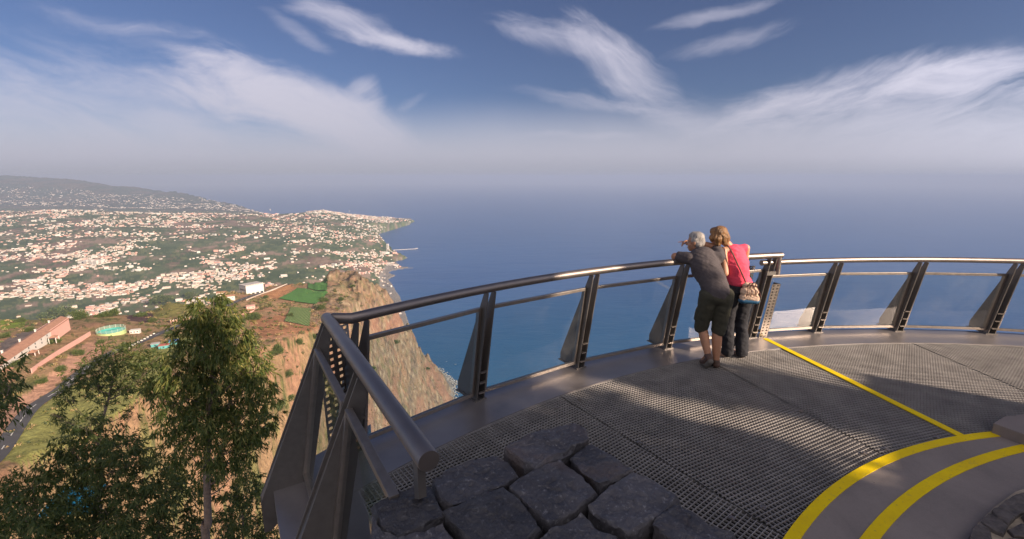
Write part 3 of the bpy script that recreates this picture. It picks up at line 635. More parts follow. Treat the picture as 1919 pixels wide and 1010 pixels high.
# ------------------------------------------------------------------ buildings on the near hillside
def frame_of(a, b):
    """root frame: origin at a, x axis towards b on plan"""
    d = (b - a); d.z = 0; return math.atan2(d.y, d.x), d.length
def windows(root, L, y, z0, n, wd, ht, rows=1, dz=3.0, x0=None, name='window', mat=None, margin=1.2):
    for r_ in range(rows):
        for k in range(n):
            x = margin + (L - 2 * margin) * (k + .5) / n
            mb = MB(); mb.box((x, y, z0 + r_ * dz + ht / 2), (wd, .12, ht)); mb.build(name, mat or win_m, root)
def long_tiled_house():
    a = hit(-25, 722); b = hit(133, 622); b.z = a.z = max(a.z, b.z) + .5; rz_, L = frame_of(a, b); W = 9.0; Hh = 5.4
    root = empty('long_house', a, 'long white and pink building with a brown tiled roof beside the hillside road', 'building', rz=rz_)
    mb = MB(); mb.box((L * .36, W / 2, Hh / 2 - 2), (L * .72, W, Hh + 4)); mb.build('white_wing', wall_w, root)
    mb = MB(); mb.box((L * .86 + .02, W / 2, Hh / 2 - 1.7), (L * .28, W + .3, Hh + 4.6)); mb.build('pink_wing', wall_p, root)
    mb = MB()
    mb.add([(-.8, -.9, Hh), (L + .9, -.9, Hh), (L + .9, W + .9, Hh), (-.8, W + .9, Hh), (-.8, W / 2, Hh + 2.5), (L + .9, W / 2, Hh + 2.5)], [(0, 1, 5, 4), (3, 4, 5, 2), (0, 4, 3), (1, 2, 5), (3, 2, 1, 0)])
    rf = mb.build('roof', tile_m, root)
    for k in range(5):
        mc = MB(); mc.box((L * (.12 + .19 * k), W * .72, Hh + 2.0), (1.0, .8, 2.4)); mc.box((L * (.12 + .19 * k), W * .72, Hh + 3.35), (1.3, 1.1, .3)); mc.build('chimney', wall_w, rf)
    windows(root, L * .72, -.04, .7, 9, 1.1, 1.3, 2, 2.5)
    for k in range(3):
        mp_ = MB(); x0 = L * (.1 + .27 * k); y = -3.6
        mp_.add([(x0, y - 2.2, 2.4), (x0 + 6, y - 2.2, 2.4), (x0 + 6, y + 2.2, 2.4), (x0, y + 2.2, 2.4), (x0 + 3, y, 4.0)], [(0, 1, 4), (1, 2, 4), (2, 3, 4), (3, 0, 4), (3, 2, 1, 0)])
        po = mp_.build("porch_roof", tile_m, root)
        for dx in (.3, 5.7):
            for dy in (-1.9, 1.9):
                mq = MB(); mq.box((x0 + dx, y + dy, .2), (.35, .35, 4.2)); mq.build("porch_post", wall_w, po)
long_tiled_house()
def villa():
    a = hit(441, 549); b = hit(462, 551); c = hit(492, 546); z = min(a.z, b.z, c.z); L = 19.0; W = 25.0; Hh = 17.0
    root = empty('white_villa', (b.x, b.y, z), 'big square white villa with arched windows and flat parapet roof beyond the fields', 'building', rz=2.55)
    mb = MB(); mb.box((L / 2, -W / 2, Hh / 2 - 4), (L, W, Hh + 8)); mb.build('wall', wall_w, root)
    mb = MB(); mb.box((L / 2, -W / 2, Hh + .5), (L + .8, W + .8, .9)); mb.build('parapet', grey_m, root)
    for k in range(11):
        m2 = MB(); m2.box((L * (k + .5) / 11, .2, Hh + 1.3), (.9, .4, .8)); m2.build('battlement', wall_w, root)
        m2 = MB(); m2.box((-.2, -W * (k + .5) / 11, Hh + 1.3), (.4, 1.2, .8)); m2.build('battlement', wall_w, root)
    for k in range(5):
        for r_ in range(2):
            x = 2.5 + (L - 5) * k / 4; z0 = 3.5 + r_ * 6.2; pts = [(x - .9, .06, z0), (x + .9, .06, z0), (x + .9, .06, z0 + 1.9)] + [(x + .9 * cos(t), .06, z0 + 1.9 + .9 * sin(t)) for t in np.linspace(.4, pi - .4, 5)] + [(x - .9, .06, z0 + 1.9)]
            m3 = MB(); m3.prism(pts, (0, .1, 0)); m3.build('window', win_m, root)
    for k in range(4):
        m4 = MB(); m4.box((-.07, -3.2 - 6.2 * k, 4.0), (.14, 4.0, 4.6)); m4.build('arcade_opening', win_m, root)
villa()
def tank():
    c = (hit(186, 630) + hit(240, 622)) / 2; r_ = 9.4; z = c.z + .2; c = at(208, 618, c.y + 1.5)
    root = empty('round_reservoir', (c.x, c.y, z), 'round pale green water reservoir with turquoise lining and netting fence by the road', 'reservoir')
    green_w = pbr('pale_green_paint', (.40, .50, .22), rough=.7, var=.1, scale=.5); teal = pbr('teal_lining', (.06, .30, .27), rough=.5, var=.15, scale=.4)
    n = 48; ring = lambda R, zz: [Vector((R * cos(2 * pi * k / n), R * sin(2 * pi * k / n), zz)) for k in range(n)]
    def band(name, R0, z0, R1, z1, mat):
        a, b = ring(R0, z0), ring(R1, z1); return link(name, mesh_np(name, np.array([tuple(v) for v in a + b]), [(k, (k + 1) % n, n + (k + 1) % n, n + k) for k in range(n)], smooth=True), mat, root)
    band('outer_wall', r_, -4, r_, 2.2, green_w); band('rim', r_, 2.2, r_ - .45, 2.2, green_w); band('lining', r_ - .45, 2.2, r_ - .45, .3, teal)
    mb = MB(); mb.add(ring(r_ - .46, .8), [tuple(range(n))]); mb.build('water', teal, root, recalc=False)
    net, g, out = new_mat('fence_net'); g.l(g.n('ShaderNodeMixShader', i_0=.30, i_1=g.n('ShaderNodeBsdfTransparent').outputs[0], i_2=g.n('ShaderNodeBsdfDiffuse', i_0=(.35, .62, .52, 1)).outputs[0]).outputs[0], out.inputs[0])
    band('netting', r_ - .1, 2.25, r_ - .1, 4.6, net)
    for k in range(16):
        m2 = MB(); a = 2 * pi * k / 16; m2.tube([(cos(a) * (r_ - .2), sin(a) * (r_ - .2), 2.1), (cos(a) * (r_ - .2), sin(a) * (r_ - .2), 4.9)], .09, 6); m2.build('fence_post', wall_w, root)
tank()
def box_house(px, L, W, Hh, rz_, wm, rm, label, cat='building', name='hut', gable=False, win=2):
    p = hit(*px); root = empty(name, p, label, cat, rz=rz_); mb = MB(); mb.box((0, 0, Hh / 2 - 2), (L, W, Hh + 4)); mb.build('wall', wm, root)
    mb = MB()
    if gable: mb.add([(-L / 2 - .3, -W / 2 - .3, Hh), (L / 2 + .3, -W / 2 - .3, Hh), (L / 2 + .3, W / 2 + .3, Hh), (-L / 2 - .3, W / 2 + .3, Hh), (-L / 2 - .3, 0, Hh + W * .22), (L / 2 + .3, 0, Hh + W * .22)], [(0, 1, 5, 4), (3, 4, 5, 2), (0, 4, 3), (1, 2, 5), (3, 2, 1, 0)])
    else: mb.box((0, 0, Hh + .12), (L + .5, W + .5, .24))
    mb.build('roof', rm, root)
    for k in range(win):
        m2 = MB(); m2.box((-L / 2 + L * (k + .5) / win, -W / 2 - .04, Hh * .55), (.9, .12, .9)); m2.build('window', win_m, root)
blue_m = pbr('blue_sheet', (.10, .18, .42), rough=.5, var=.15, scale=.5); red_m = pbr('red_sheet', (.48, .14, .10), rough=.6, var=.15, scale=.5); teal_m = pbr('teal_sheet', (.10, .34, .34), rough=.6, var=.15, scale=.5)
box_house((254, 624), 6.4, 4, 2.8, .35, wall_w, wall_w, 'small white block hut beside the round green reservoir', name='block_hut', win=3)
box_house((326, 644), 6.5, 4, 2.6, .5, teal_m, blue_m, 'small shed with blue sheet roof below the road bend', name='shed', win=1)
box_house((308, 652), 6, 4.2, 2.4, .5, teal_m, red_m, 'small shed with red sheet roof below the road bend', name='shed', win=1)
box_house((292, 649), 5, 3.6, 2.3, .5, teal_m, grey_m, 'small teal shed with pale roof below the road bend', name='shed', win=1)
box_house((470, 578), 9, 7, 3.4, .6, wall_p, wall_p, 'small pink flat-roofed house at the roadside near the villa', name='roadside_house', win=2)
box_house((338, 603), 15, 3, 3.2, .72, wall_p, wall_c, 'long low pink garage beside the road above the sheds', name='garage', win=4)
box_house((178, 585), 20, 9, 4.0, .5, wall_c, wall_c, 'long cream warehouse behind the dark round tree', name='warehouse', win=5)
box_house((432, 560), 10, 7, 4, .5, wall_w, tile_m, 'white house with orange roof left of the white villa', name='roadside_house', gable=True, win=2)
box_house((416, 553), 12, 7, 4, .4, wall_c, tile_m, 'cream house with orange roof behind the eucalyptus top', name='roadside_house', gable=True, win=3)
def low_wall(px, hgt, mat, label, th=.35, n=14, z0=-1.5):
    pts = [hit(x, y) for x, y in px]; pts = catmull(pts, n) if len(pts) > 2 else [pts[0].lerp(pts[1], k / n) for k in range(n + 1)]
    mb = MB(); nrm = []
    for k, p in enumerate(pts):
        d = pts[min(k + 1, len(pts) - 1)] - pts[max(k - 1, 0)]; nrm.append(Vector((-d.y, d.x, 0)).normalized() * th / 2)
    v = []
    for p, nn in zip(pts, nrm): v += [p - nn + Vector((0, 0, z0)), p + nn + Vector((0, 0, z0)), p + nn + Vector((0, 0, hgt)), p - nn + Vector((0, 0, hgt))]
    f = [(a * 4 + i, a * 4 + (i + 1) % 4, (a + 1) * 4 + (i + 1) % 4, (a + 1) * 4 + i) for a in range(len(pts) - 1) for i in range(4)] + [(0, 1, 2, 3), tuple(4 * (len(pts) - 1) + i for i in (3, 2, 1, 0))]
    mb.add(v, f); tag(mb.build('roadside_wall', mat), label, 'wall')
low_wall([(60, 700), (105, 668), (170, 628)], 3.2, wall_p, 'pink garden wall rising between the long building and the dirt verge', z0=-2)
low_wall([(462, 563), (500, 548), (538, 533)], 1.6, wall_c, 'pale roadside wall along the brown field by the white villa', th=.6)
low_wall([(448, 592), (470, 586), (484, 577)], 1.6, wall_p, 'low pink wall round the small roadside house')
# landmarks by the sea
a, b = P(737, 468.5, SEA + 3), P(781, 466, SEA + 3); mb = MB(); mb.bar(a, b, 7, 3)
for k in range(8): q = a.lerp(b, (k + .5) / 8); mb.tube([q - Vector((0, 0, 12)), q - Vector((0, 0, 1))], 1.2, 8)
mb.box(b + Vector((0, 0, 3)), (16, 16, 5)); tag(mb.build('pier', wall_w), 'long thin pale pier running out to sea from the beach town', 'pier')
def tower(px, W_, Hh, nm, lb):
    p = hit(px[0], px[1], 1500); root = empty(nm, p, lb, 'tower'); mb = MB(); mb.box((0, 0, Hh / 2 - 5), (W_, W_, Hh + 10)); mb.build('wall', wall_w, root); mb = MB(); mb.box((0, 0, Hh + 1), (W_ * .6, W_ * .6, 3)); mb.build('roof_box', grey_m, root)
    for k in range(4): mb = MB(); mb.box((0, -W_ / 2 - .1, Hh * (k + .6) / 4.5), (W_ * .8, .3, Hh * .07)); mb.build('window', win_m, root)
tower((727, 468), 15, 44, 'apartment_tower', 'tall white apartment tower on the shore at the landward end of the pier')
tower((507, 398), 13, 60, 'slim_tower', 'slim pale tower rising on the skyline of the town')
tower((655, 400), 12, 46, 'slim_tower', 'small pale tower block left of the hill near the cape')
for (x, y), w_ in zip(((163, 494), (172, 494), (181, 495), (190, 494)), ('leftmost', 'second from the left', 'third from the left', 'rightmost')): tower((x, y), 17, 20, 'apartment_block', w_ + ' of four white apartment blocks side by side in mid valley')
# row of white road blocks
for k in range(9):
    s_ = k / 8; p = hit(244 + 46 * s_, 651 - 25 * s_); nn = Vector((1.6, -3.2, 0)); q = Vector((p.x, p.y, 0)) + nn * .6; q.z = float(height(q.x, q.y)) + .1
    o = MB(); o.box((0, 0, .5), (1.4, .7, 1.0)); o.box((0, 0, 1.05), (1.1, .45, .14)); ob = o.build('road_block', wall_w, bevel=.05); ob.location = q; ob.rotation_euler = (0, 0, .6)
    tag(ob, 'white concrete block in the row along the outer edge of the hillside road', 'road block', 'white blocks along the road')
# ------------------------------------------------------------------ bushes and trees on the near hillside
def leaf_quads(centers, L, W, dirs, rnd=.35):
    """one diamond-ish quad per leaf"""
    n = len(centers); d = dirs / np.linalg.norm(dirs, axis=1, keepdims=True); r = rng.normal(size=(n, 3)); s_ = np.cross(d, r); s_ /= np.linalg.norm(s_, axis=1, keepdims=True) + 1e-9
    L_ = L * rng.uniform(1 - rnd, 1 + rnd, (n, 1)); W_ = W * rng.uniform(1 - rnd, 1 + rnd, (n, 1))
    a = centers; m1 = a + d * L_ * .45 + s_ * W_ * .5; m2 = a + d * L_ * .45 - s_ * W_ * .5; e = a + d * L_
    v = np.stack([a, m1, e, m2], 1).reshape(-1, 3); f = np.arange(n * 4, dtype=np.int32).reshape(-1, 4); return v, f
def bush_mesh(name, nclump, nleaf, L, flat=.8):
    cs = []; k = 0
    while len(cs) < nclump:
        p = rng.normal(size=3); p /= np.linalg.norm(p); p *= rng.uniform(.5, 1.0) * (1 + .35 * math.sin(3 * p[0] + 5 * p[1])); p[2] = abs(p[2]) * flat; cs.append(p)
    cs = np.array(cs); c = np.repeat(cs, nleaf, 0) + rng.normal(0, .13, (nclump * nleaf, 3)); dr = rng.normal(size=c.shape) + c * 1.2 + np.array([0, 0, .3])
    v, f = leaf_quads(c, L, L * .5, dr); return mesh_np(name, v, f)
bm1 = [bush_mesh('crown', 90, 26, .17), bush_mesh('crown', 120, 22, .15, 1.1), bush_mesh('crown', 70, 26, .2, .6)]
for q in bm1: q.materials.append(leaf_bush)
tk = MB(); tk.tube([(0, 0, -1.2), (.03, 0, .0), (0, .04, .5)], [.10, .07, .04], 7); tkm = tk.build('trunk', bark_m); tk_me = tkm.data; bpy.data.objects.remove(tkm)
BUSH = [(113, 582, 20, 'broad dark round tree behind the end of the long tiled building'), (150, 590, 13, 'lower dark tree right of the broad round tree'), (213, 585, 12, 'yellow-green tree behind the round reservoir'), (195, 588, 10, 'small bushy tree between warehouse and reservoir'),
        (300, 558, 16, 'pale green bush on the mound left of the eucalyptus top'), (355, 552, 9, 'dark tree just left of the eucalyptus top'), (101, 638, 9, 'small round tree in front of the pink wing'), (33, 680, 9, 'small round tree at the foot of the white wing'),
        (55, 617, 7, 'dark bush behind the tiled roof'), (318, 622, 6, 'dark bush beside the road above the sheds'), (477, 592, 11, 'dark round bush on the brown slope below the villa'), (519, 655, 15, 'tall grey-green bush on the cliff-top slope'), (509, 662, 7, 'small bright green bush beside the tall grey-green bush'),
        (545, 590, 6, 'small bush at the left edge of the crop rows'), (602, 575, 9, 'dark bush right of the crop rows'), (606, 560, 8, 'bush at the corner of the large green field'), (455, 600, 7, 'bush on the slope below the pink roadside house'), (420, 566, 8, 'bushes beside the road left of the villa'),
        (498, 556, 5, 'little bush at the edge of the brown field'), (150, 660, 9, 'bush in front of the pink garden wall'), (115, 690, 9, 'leafy bush below the pink garden wall'), (80, 712, 8, 'bush at the lower end of the pink garden wall'), (190, 640, 7, 'bush between garden wall and reservoir'),
        (285, 600, 7, 'bush on the slope above the road bend'), (265, 588, 8, 'bush beside the dark rock scar'), (230, 648, 7, 'bush at the foot of the reservoir wall'), (352, 640, 9, 'bush right of the red shed'), (340, 665, 10, 'bright green bush below the sheds'),
        (540, 700, 9, 'dark bush low on the dry slope'), (560, 640, 9, 'grey-green bush near the rim of the cliff'), (590, 630, 8, 'dark bush right at the cliff rim'), (525, 760, 12, 'dark bush in the shade on the slope left of the corner post'), (500, 800, 13, 'yellow-green bush below the shaded dark bush'),
        (475, 830, 14, 'leafy bush low on the slope right of the eucalyptus trunk'), (520, 880, 11, 'bright bush beside the outer foot of the left fence'), (488, 920, 15, 'dark bush at the bottom of the slope by the fence'), (545, 745, 8, 'pale bush halfway down the dry slope'),
        (640, 560, 5, 'small bush on the cliff top headland'), (660, 535, 5, 'small bush near the headland summit'), (700, 690, 6, 'small dark bush on the cliff face behind the corner'), (742, 640, 6, 'small green bush halfway down the cliff face'), (800, 690, 5, 'small bush low on the cliff face'),
        (40, 600, 6, 'bush at the edge of the bright lawn'), (12, 628, 8, 'bush between lawn and driveway'), (380, 575, 7, 'bush beside the road behind the eucalyptus'), (70, 640, 6, 'bush behind the ridge of the tiled roof')]
for (x, y, r_, lb) in BUSH:
    p = hit(x, y + r_ * .6); d = p.y * CT + (H - p.z) * ST; R_ = r_ * d / F
    root = empty('hillside_tree', p, lb, 'tree' if 'tree' in lb else 'bush', 'bushes and trees scattered on the near hillside')
    o = bpy.data.objects.new('crown', bm1[int(rng.integers(0, 3))]); COL.objects.link(o); o.parent = root; o.scale = (R_, R_, R_ * .9); o.location = (0, 0, R_ * .25); o.rotation_euler = (0, 0, rng.uniform(0, 6))
    o = bpy.data.objects.new('trunk', tk_me); COL.objects.link(o); o.parent = root; o.scale = (R_, R_, R_)
# scrub and dry grass tufts covering the slopes
def scrub():
    cols = [leaf_mat('scrub_green', (.09, .11, .03), (.14, .15, .045), (.24, .22, .08), .2), leaf_mat('scrub_dry', (.26, .17, .075), (.34, .24, .11), (.42, .31, .16), .1), leaf_mat('scrub_dark', (.04, .06, .022), (.07, .09, .03), (.11, .12, .045), .1)]
    N = 15000; yy = np.exp(rng.uniform(math.log(45), math.log(760), N)); tt = np.where(np.arange(N) % 3 == 0, rng.uniform(-.75, -.33, N), rng.uniform(-1.28, -.36, N)); xx = tt * yy; zz = height(xx, yy)
    X_, Y_ = proj_np(xx, yy, zz); nn = fbm(xx / 9, yy / 9, 4, .6)
    bad = np.zeros(N, bool)
    for poly in ([(519, 562), (555, 539), (577, 541), (583, 520), (617, 524), (619, 553), (594, 574)], [(484, 558), (540, 530), (556, 539), (519, 562)], [(530, 605), (542, 575), (586, 575), (583, 616)], [(-10, 830), (-10, 770), (60, 732), (125, 672), (165, 642), (200, 638), (190, 665), (130, 700), (60, 762)], [(-40, 730), (-40, 660), (140, 595), (180, 620), (90, 680), (30, 720)], [(165, 640), (165, 590), (265, 590), (265, 635)]):
        bad |= inpoly(X_, Y_, poly)
    rr = np.array([(p.x, p.y) for p in road[::4]]); dmin = np.min(np.hypot(xx[:, None] - rr[None, :, 0], yy[:, None] - rr[None, :, 1]), axis=1)
    ok = ~bad & (dmin > 7 + yy * .012) & (rng.random(N) < np.clip(.5 + nn, .1, 1)); xx, yy, zz, nn = xx[ok], yy[ok], zz[ok], nn[ok]
    M = 7000; y2 = np.exp(rng.uniform(math.log(260), math.log(1180), M)); t2 = rng.uniform(-.47, -.16, M); x2 = t2 * y2; z2 = height(x2, y2)
    o2 = (z2 > SEA + 20) & (rng.random(M) < np.clip(.35 + 1.6 * fbm(y2 / 60, z2 / 40, 4, .6), .05, 1)); n0 = len(xx)
    xx = np.concatenate([xx, x2[o2]]); yy = np.concatenate([yy, y2[o2]]); zz = np.concatenate([zz, z2[o2]]); fac_ = np.concatenate([np.ones(n0), np.full(o2.sum(), .45)])
    # more on the cliff face
    for mi in range(3):
        s_ = rng.integers(0, 3, len(xx)) == mi; c0 = np.stack([xx[s_], yy[s_], zz[s_]], 1); R_ = rng.uniform(.25, 1.0, len(c0)) * (.35 + yy[s_] * .0042) * fac_[s_]; k = 26
        c = np.repeat(c0, k, 0); R2 = np.repeat(R_, k)[:, None]; off_ = rng.normal(0, .5, c.shape); off_[:, 2] = np.abs(off_[:, 2]) * .8; c = c + off_ * R2; dr = rng.normal(size=c.shape) * .8 + off_ + np.array([0, 0, .8])
        v, f = leaf_quads(c, 1.0, 1.0, dr); v = v.reshape(-1, 4, 3); v = (c[:, None] + (v - c[:, None]) * np.array(R2)[:, None] * np.array([.55])).reshape(-1, 3)
        tag(link('scrub', mesh_np('scrub', v, f), cols[mi]), kind='stuff')
scrub()
# ================================================================== THE LOOK-OUT DECK
C0 = Vector((5.33, -2.69, 0)); RF = 8.91                       # arc of the fence feet
def arcp(Rr, a, z=0.0, c=C0): return Vector((c.x + Rr * cos(a), c.y + Rr * sin(a), z))
def ang_of(p, c=C0): return math.atan2(p[1] - c.y, p[0] - c.x)
def clipbars(polyg, gang, pitch, off, z_top, depth, th, mb):
    """bars of one direction of a grating clipped to a polygon"""
    ux, uy = cos(gang), sin(gang); pr = [(p[0] * ux + p[1] * uy, -p[0] * uy + p[1] * ux) for p in polyg]
    vs = [q[1] for q in pr]; k0 = math.ceil((min(vs) - off) / pitch); k1 = math.floor((max(vs) - off) / pitch)
    for k in range(k0, k1 + 1):
        v = off + k * pitch; xs = []
        for (a, b), (c_, d) in zip(pr, pr[1:] + pr[:1]):
            if (b > v) != (d > v): xs.append(a + (c_ - a) * (v - b) / (d - b))
        xs.sort()
        for x0, x1 in zip(xs[::2], xs[1::2]):
            if x1 - x0 < .03: continue
            c = Vector(((x0 + x1) / 2 * ux - v * uy, (x0 + x1) / 2 * uy + v * ux, z_top - depth / 2))
            mb.box(c, (x1 - x0, th, depth), rz=gang)
YC = Vector((4.92, -1.12, 0)); YR = 4.80                       # edge of the concrete floor
RG = 8.50                                                      # outer edge of the grating
def seam(p, q, s): p, q = Vector(p), Vector(q); return p + (q - p) * s
def on_circle(p, d, c, r):
    """point on the line p + t d that lies on circle c, r and farthest along d"""
    p, d = Vector((p[0], p[1])), Vector((d[0], d[1])).normalized(); m_ = p - Vector((c.x, c.y)); b_ = m_.dot(d); t = -b_ + math.sqrt(max(b_ * b_ - m_.dot(m_) + r * r, 0)); return p + d * t
SEAMS = [((1.61, 2.59), (.49, 4.31)), ((3.01, 3.27), (2.50, 4.92)), ((3.88, 3.55), (3.50, 5.94)), ((5.37, 4.51), (5.40, 5.88)), ((7.05, 3.2), (7.35, 5.4)), ((9.0, 2.0), (9.8, 4.3))]
outer = [on_circle(p, Vector(q) - Vector(p), C0, RG) for p, q in SEAMS]; inner = [on_circle(p, Vector(q) - Vector(p), YC, YR) for p, q in SEAMS]
LD = Vector((.524, -.852)); LN = Vector((-.852, -.524)); LC = Vector((-1.33, 3.14))        # left fence: direction, outward normal, corner
gl = lambda s: LC + LD * s - LN * .06                           # left edge of the grating
def arc_pts(c, r, a0, a1, n): return [Vector((c.x + r * cos(a0 + (a1 - a0) * k / n), c.y + r * sin(a0 + (a1 - a0) * k / n))) for k in range(n + 1)]
c_left = on_circle(gl(3), gl(0) - gl(3), C0, RG)
panels = [[c_left] + arc_pts(C0, RG, ang_of(c_left), ang_of(outer[0]), 10) + [inner[0], Vector((2.2, 1.6)), Vector((1.2, .6)), gl(2.9)]]
for k in range(5): panels.append(arc_pts(C0, RG, ang_of(outer[k]), ang_of(outer[k + 1]), 8) + arc_pts(YC, YR, ang_of(inner[k + 1], YC), ang_of(inner[k], YC), 8))
GA = [38.5, 26.5, 16, 4, -8, -20]
for k, (pl, ga) in enumerate(zip(panels, GA)):
    mb = MB(); a = radians(ga); pl = [tuple(p)[:2] for p in pl]
    clipbars(pl, a, .0343, .01 * k, 0.0, .014, .0038, mb); clipbars(pl, a + pi / 2, .0343, .007 * k, -.0012, .0125, .0038, mb)
    # edge bar round every panel
    for p, q in zip(pl, pl[1:] + pl[:1]):
        p_, q_ = Vector((*p, -.0155)), Vector((*q, -.0155))
        if (q_ - p_).length > .02: mb.bar(p_, q_, .007, .033)
    tag(mb.build('deck_grating', grate_m, recalc=False), kind='structure')
# clips that hold the grating
mb = MB()
for x, y in [(1043, 765), (1086, 749), (1430, 952), (1619, 850), (1660, 842), (712, 893), (1372, 972), (1198, 830), (1755, 820), (1500, 771)]:
    p = P(x, y); mb.box((p.x, p.y, .004), (.035, .035, .006), rz=.6); mb.tube([(p.x, p.y, .004), (p.x, p.y, .012)], .008, 8)
tag(mb.build('grating_clips', frame_m), kind='structure')
# under-structure: beams and concrete apron, blackened to stand for shade under the grating
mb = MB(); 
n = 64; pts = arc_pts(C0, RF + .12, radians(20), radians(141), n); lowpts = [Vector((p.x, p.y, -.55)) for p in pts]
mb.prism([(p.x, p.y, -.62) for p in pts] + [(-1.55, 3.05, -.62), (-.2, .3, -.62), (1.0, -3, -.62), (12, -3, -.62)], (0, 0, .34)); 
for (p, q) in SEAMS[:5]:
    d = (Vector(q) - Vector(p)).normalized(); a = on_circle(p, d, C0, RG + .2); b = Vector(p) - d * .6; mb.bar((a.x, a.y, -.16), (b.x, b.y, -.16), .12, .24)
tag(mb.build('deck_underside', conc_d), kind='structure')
# smooth steel ledge along the arc and along the left fence, with its outer fascia
def arc_band(name, r0, r1, a0, a1, zt, th, mat, n=60, c=C0, kind='structure'):
    v = []; f = []
    for k in range(n + 1):
        a = a0 + (a1 - a0) * k / n
        v += [arcp(r0, a, zt, c), arcp(r1, a, zt, c), arcp(r1, a, zt - th, c), arcp(r0, a, zt - th, c)]
    for k in range(n): f += [(4 * k + i, 4 * k + (i + 1) % 4, 4 * k + 4 + (i + 1) % 4, 4 * k + 4 + i) for i in range(4)]
    f += [(3, 2, 1, 0), tuple(4 * n + i for i in range(4))]
    me = mesh_np(name, np.array([tuple(p) for p in v]), f); o = link(name, me, mat)
    return tag(o, kind=kind) if kind else o
aL = ang_of(LC + LN * .45 ); aR = radians(25)
aC = ang_of(LC)
arc_band('ledge', RG + .008, RF + .17, aC + .012, aR, .006, .16, ledge_m)
arc_band('ledge_fascia', RF + .175, RF + .22, aC + .012, aR, -.03, .34, metal)
mb = MB()
o_ = LC + LN * .46 - LD * .10; i_ = c_left - LD * .45
mb.prism([(*(c_left + LN * .006), .004), (*(gl(2.9) + LN * .006), .004), (*(LC + LD * 2.9 + LN * .46), .004), (*o_, .004), (*(LC + Vector((.05, .62))), .004), (*arcp(RG + .006, aC + .012).xy, .004)], (0, 0, -.16))
lm = mb.build('ledge', ledge_m); tag(lm, kind='structure')
mb = MB(); a, b = LC + LN * .30 + LD * .05, LC + LN * .30 + LD * 3; mb.bar((a.x, a.y, -.06), (b.x, b.y, -.06), .30, .10); mb.bar((a.x - .12, a.y - .07, -.30), (b.x - .12, b.y - .07, -.30), .03, .42); tag(mb.build('ledge_fascia', metal), kind='structure')
# concrete floor, its plinth, yellow lines
cp = arc_pts(YC, YR, radians(5), radians(175), 90); mb = MB(); mb.prism([(p.x, p.y, .004) for p in cp] + [(-.2, -16, .004), (22, -16, .004), (22, -2, .004)], (0, 0, -.3)); tag(mb.build('concrete_floor', conc_f), kind='structure')
arc_band('yellow_line', YR - .068, YR + .006, radians(20), radians(150), .009, .012, yellow_m, 80, YC)
Y2 = Vector((5.69, -2.26, 0)); arc_band('yellow_line', 5.87 - .074, 5.87 + .003, radians(20), radians(150), .009, .004, yellow_m, 80, Y2)
s0, s1 = Vector((3.885, 3.56)), Vector((3.50, 5.98)); mb = MB(); mb.bar((s0.x, s0.y, .006), (s1.x, s1.y, .006), .075, .008); tag(mb.build('yellow_line', yellow_m), kind='structure')
p1_, p2_ = P(1884, 779, .10), P(1975, 772, .10); mb = MB(); mb.prism([tuple(P(1857, 812)), tuple(P(1935, 842)), (5.4, 3.3, 0), (p2_.x, p2_.y, 0), (p1_.x, p1_.y, 0)], (0, 0, .10)); 
ob = mb.build('plinth', conc_m, bevel=.008); ob['label'] = 'low concrete plinth standing on the deck at the right edge'; ob['category'] = 'plinth'
# ------------------------------------------------------------------ fences
def radial_frame(kind, a):
    """origin on the rail axis, outward normal n, along direction t"""
    if kind == 'arc': n_ = Vector((cos(a), sin(a), 0)); return n_, Vector((sin(a), -cos(a), 0))
    return Vector((*LN, 0)), Vector((*LD, 0))
def post(root, foot, n_, t_, h, gap=.085, rungs=True, z0=-.0, deep=.5):
    """twin tapering fins leaning inwards, joined by rungs"""
    prim = None
    for sg in (-1, 1):
        o0 = foot + t_ * (sg * gap / 2) - t_ * .005
        pr = [(-.19 - .03, h), (.0, z0 + .004), (.02, z0 - .0 + .004), (.33, z0 + .004), (.33, -.06), (.32, .03), (-.19 + .035, h)]
        pr = [(-.215, h), (0, .008), (.34, .008), (.34, .10), (-.155, h)]
        mb = MB(); mb.prism([o0 + n_ * u + Vector((0, 0, v)) for u, v in pr], t_ * .010)
        fl = mb.build('post', metal); put(fl, root)
        if sg == -1: prim = fl
    if rungs:
        for z in (.10, .215, .33):
            u = -.19 * (z / h) - .006; mb = MB(); c = foot + n_ * u + Vector((0, 0, z)); mb.box(c, (gap - .012, .028, .012), axes=(t_, n_, Vector((0, 0, 1)))); r_ = mb.build('rung', frame_m); put(r_, root)
    mb = MB(); c = foot + n_ * .17 + Vector((0, 0, .012)); mb.box(c, (gap + .06, .36, .012), axes=(t_, n_, Vector((0, 0, 1)))); put(mb.build('foot_plate', metal, bevel=.002), root)
def glass_bay(root, A, B, nA, nB, tA, tB, h, hz0=.075, hz1=None, last=False):
    """framed pane between feet A and B (pane plane just outside the inner post edge)"""
    hz1 = hz1 or h - .17
    def pt(P_, n_, z): return P_ + n_ * (-.19 * z / h + .055) + Vector((0, 0, z))
    A1, B1 = A, B; bl, br, tr, tl = pt(A1, nA, hz0), pt(B1, nB, hz0), pt(B1, nB, hz1), pt(A1, nA, hz1)
    gm = MB(); th = (nA * .006)
    gm.add([bl, br, tr, tl], [(0, 1, 2, 3)]); go = gm.build('glass_pane', glass_m, recalc=False); put(go, root)
    for p, q, w_ in ((bl, br, .034), (tl, tr, .034), (bl, tl, .030), (br, tr, .030))[:3 if last else 4]:
        mb = MB(); up = nA; d = (q - p).normalized(); p2, q2 = p - d * .012, q + d * .012
        mb.bar(p2, q2, .040, w_, up=nA.cross(d) if abs(d.z) > .5 else Vector((0, 0, 1))); put(mb.build('pane_frame', frame_m, bevel=.003), root)
def rail_root(name, loc, label): return empty(name, loc, label, 'railing')
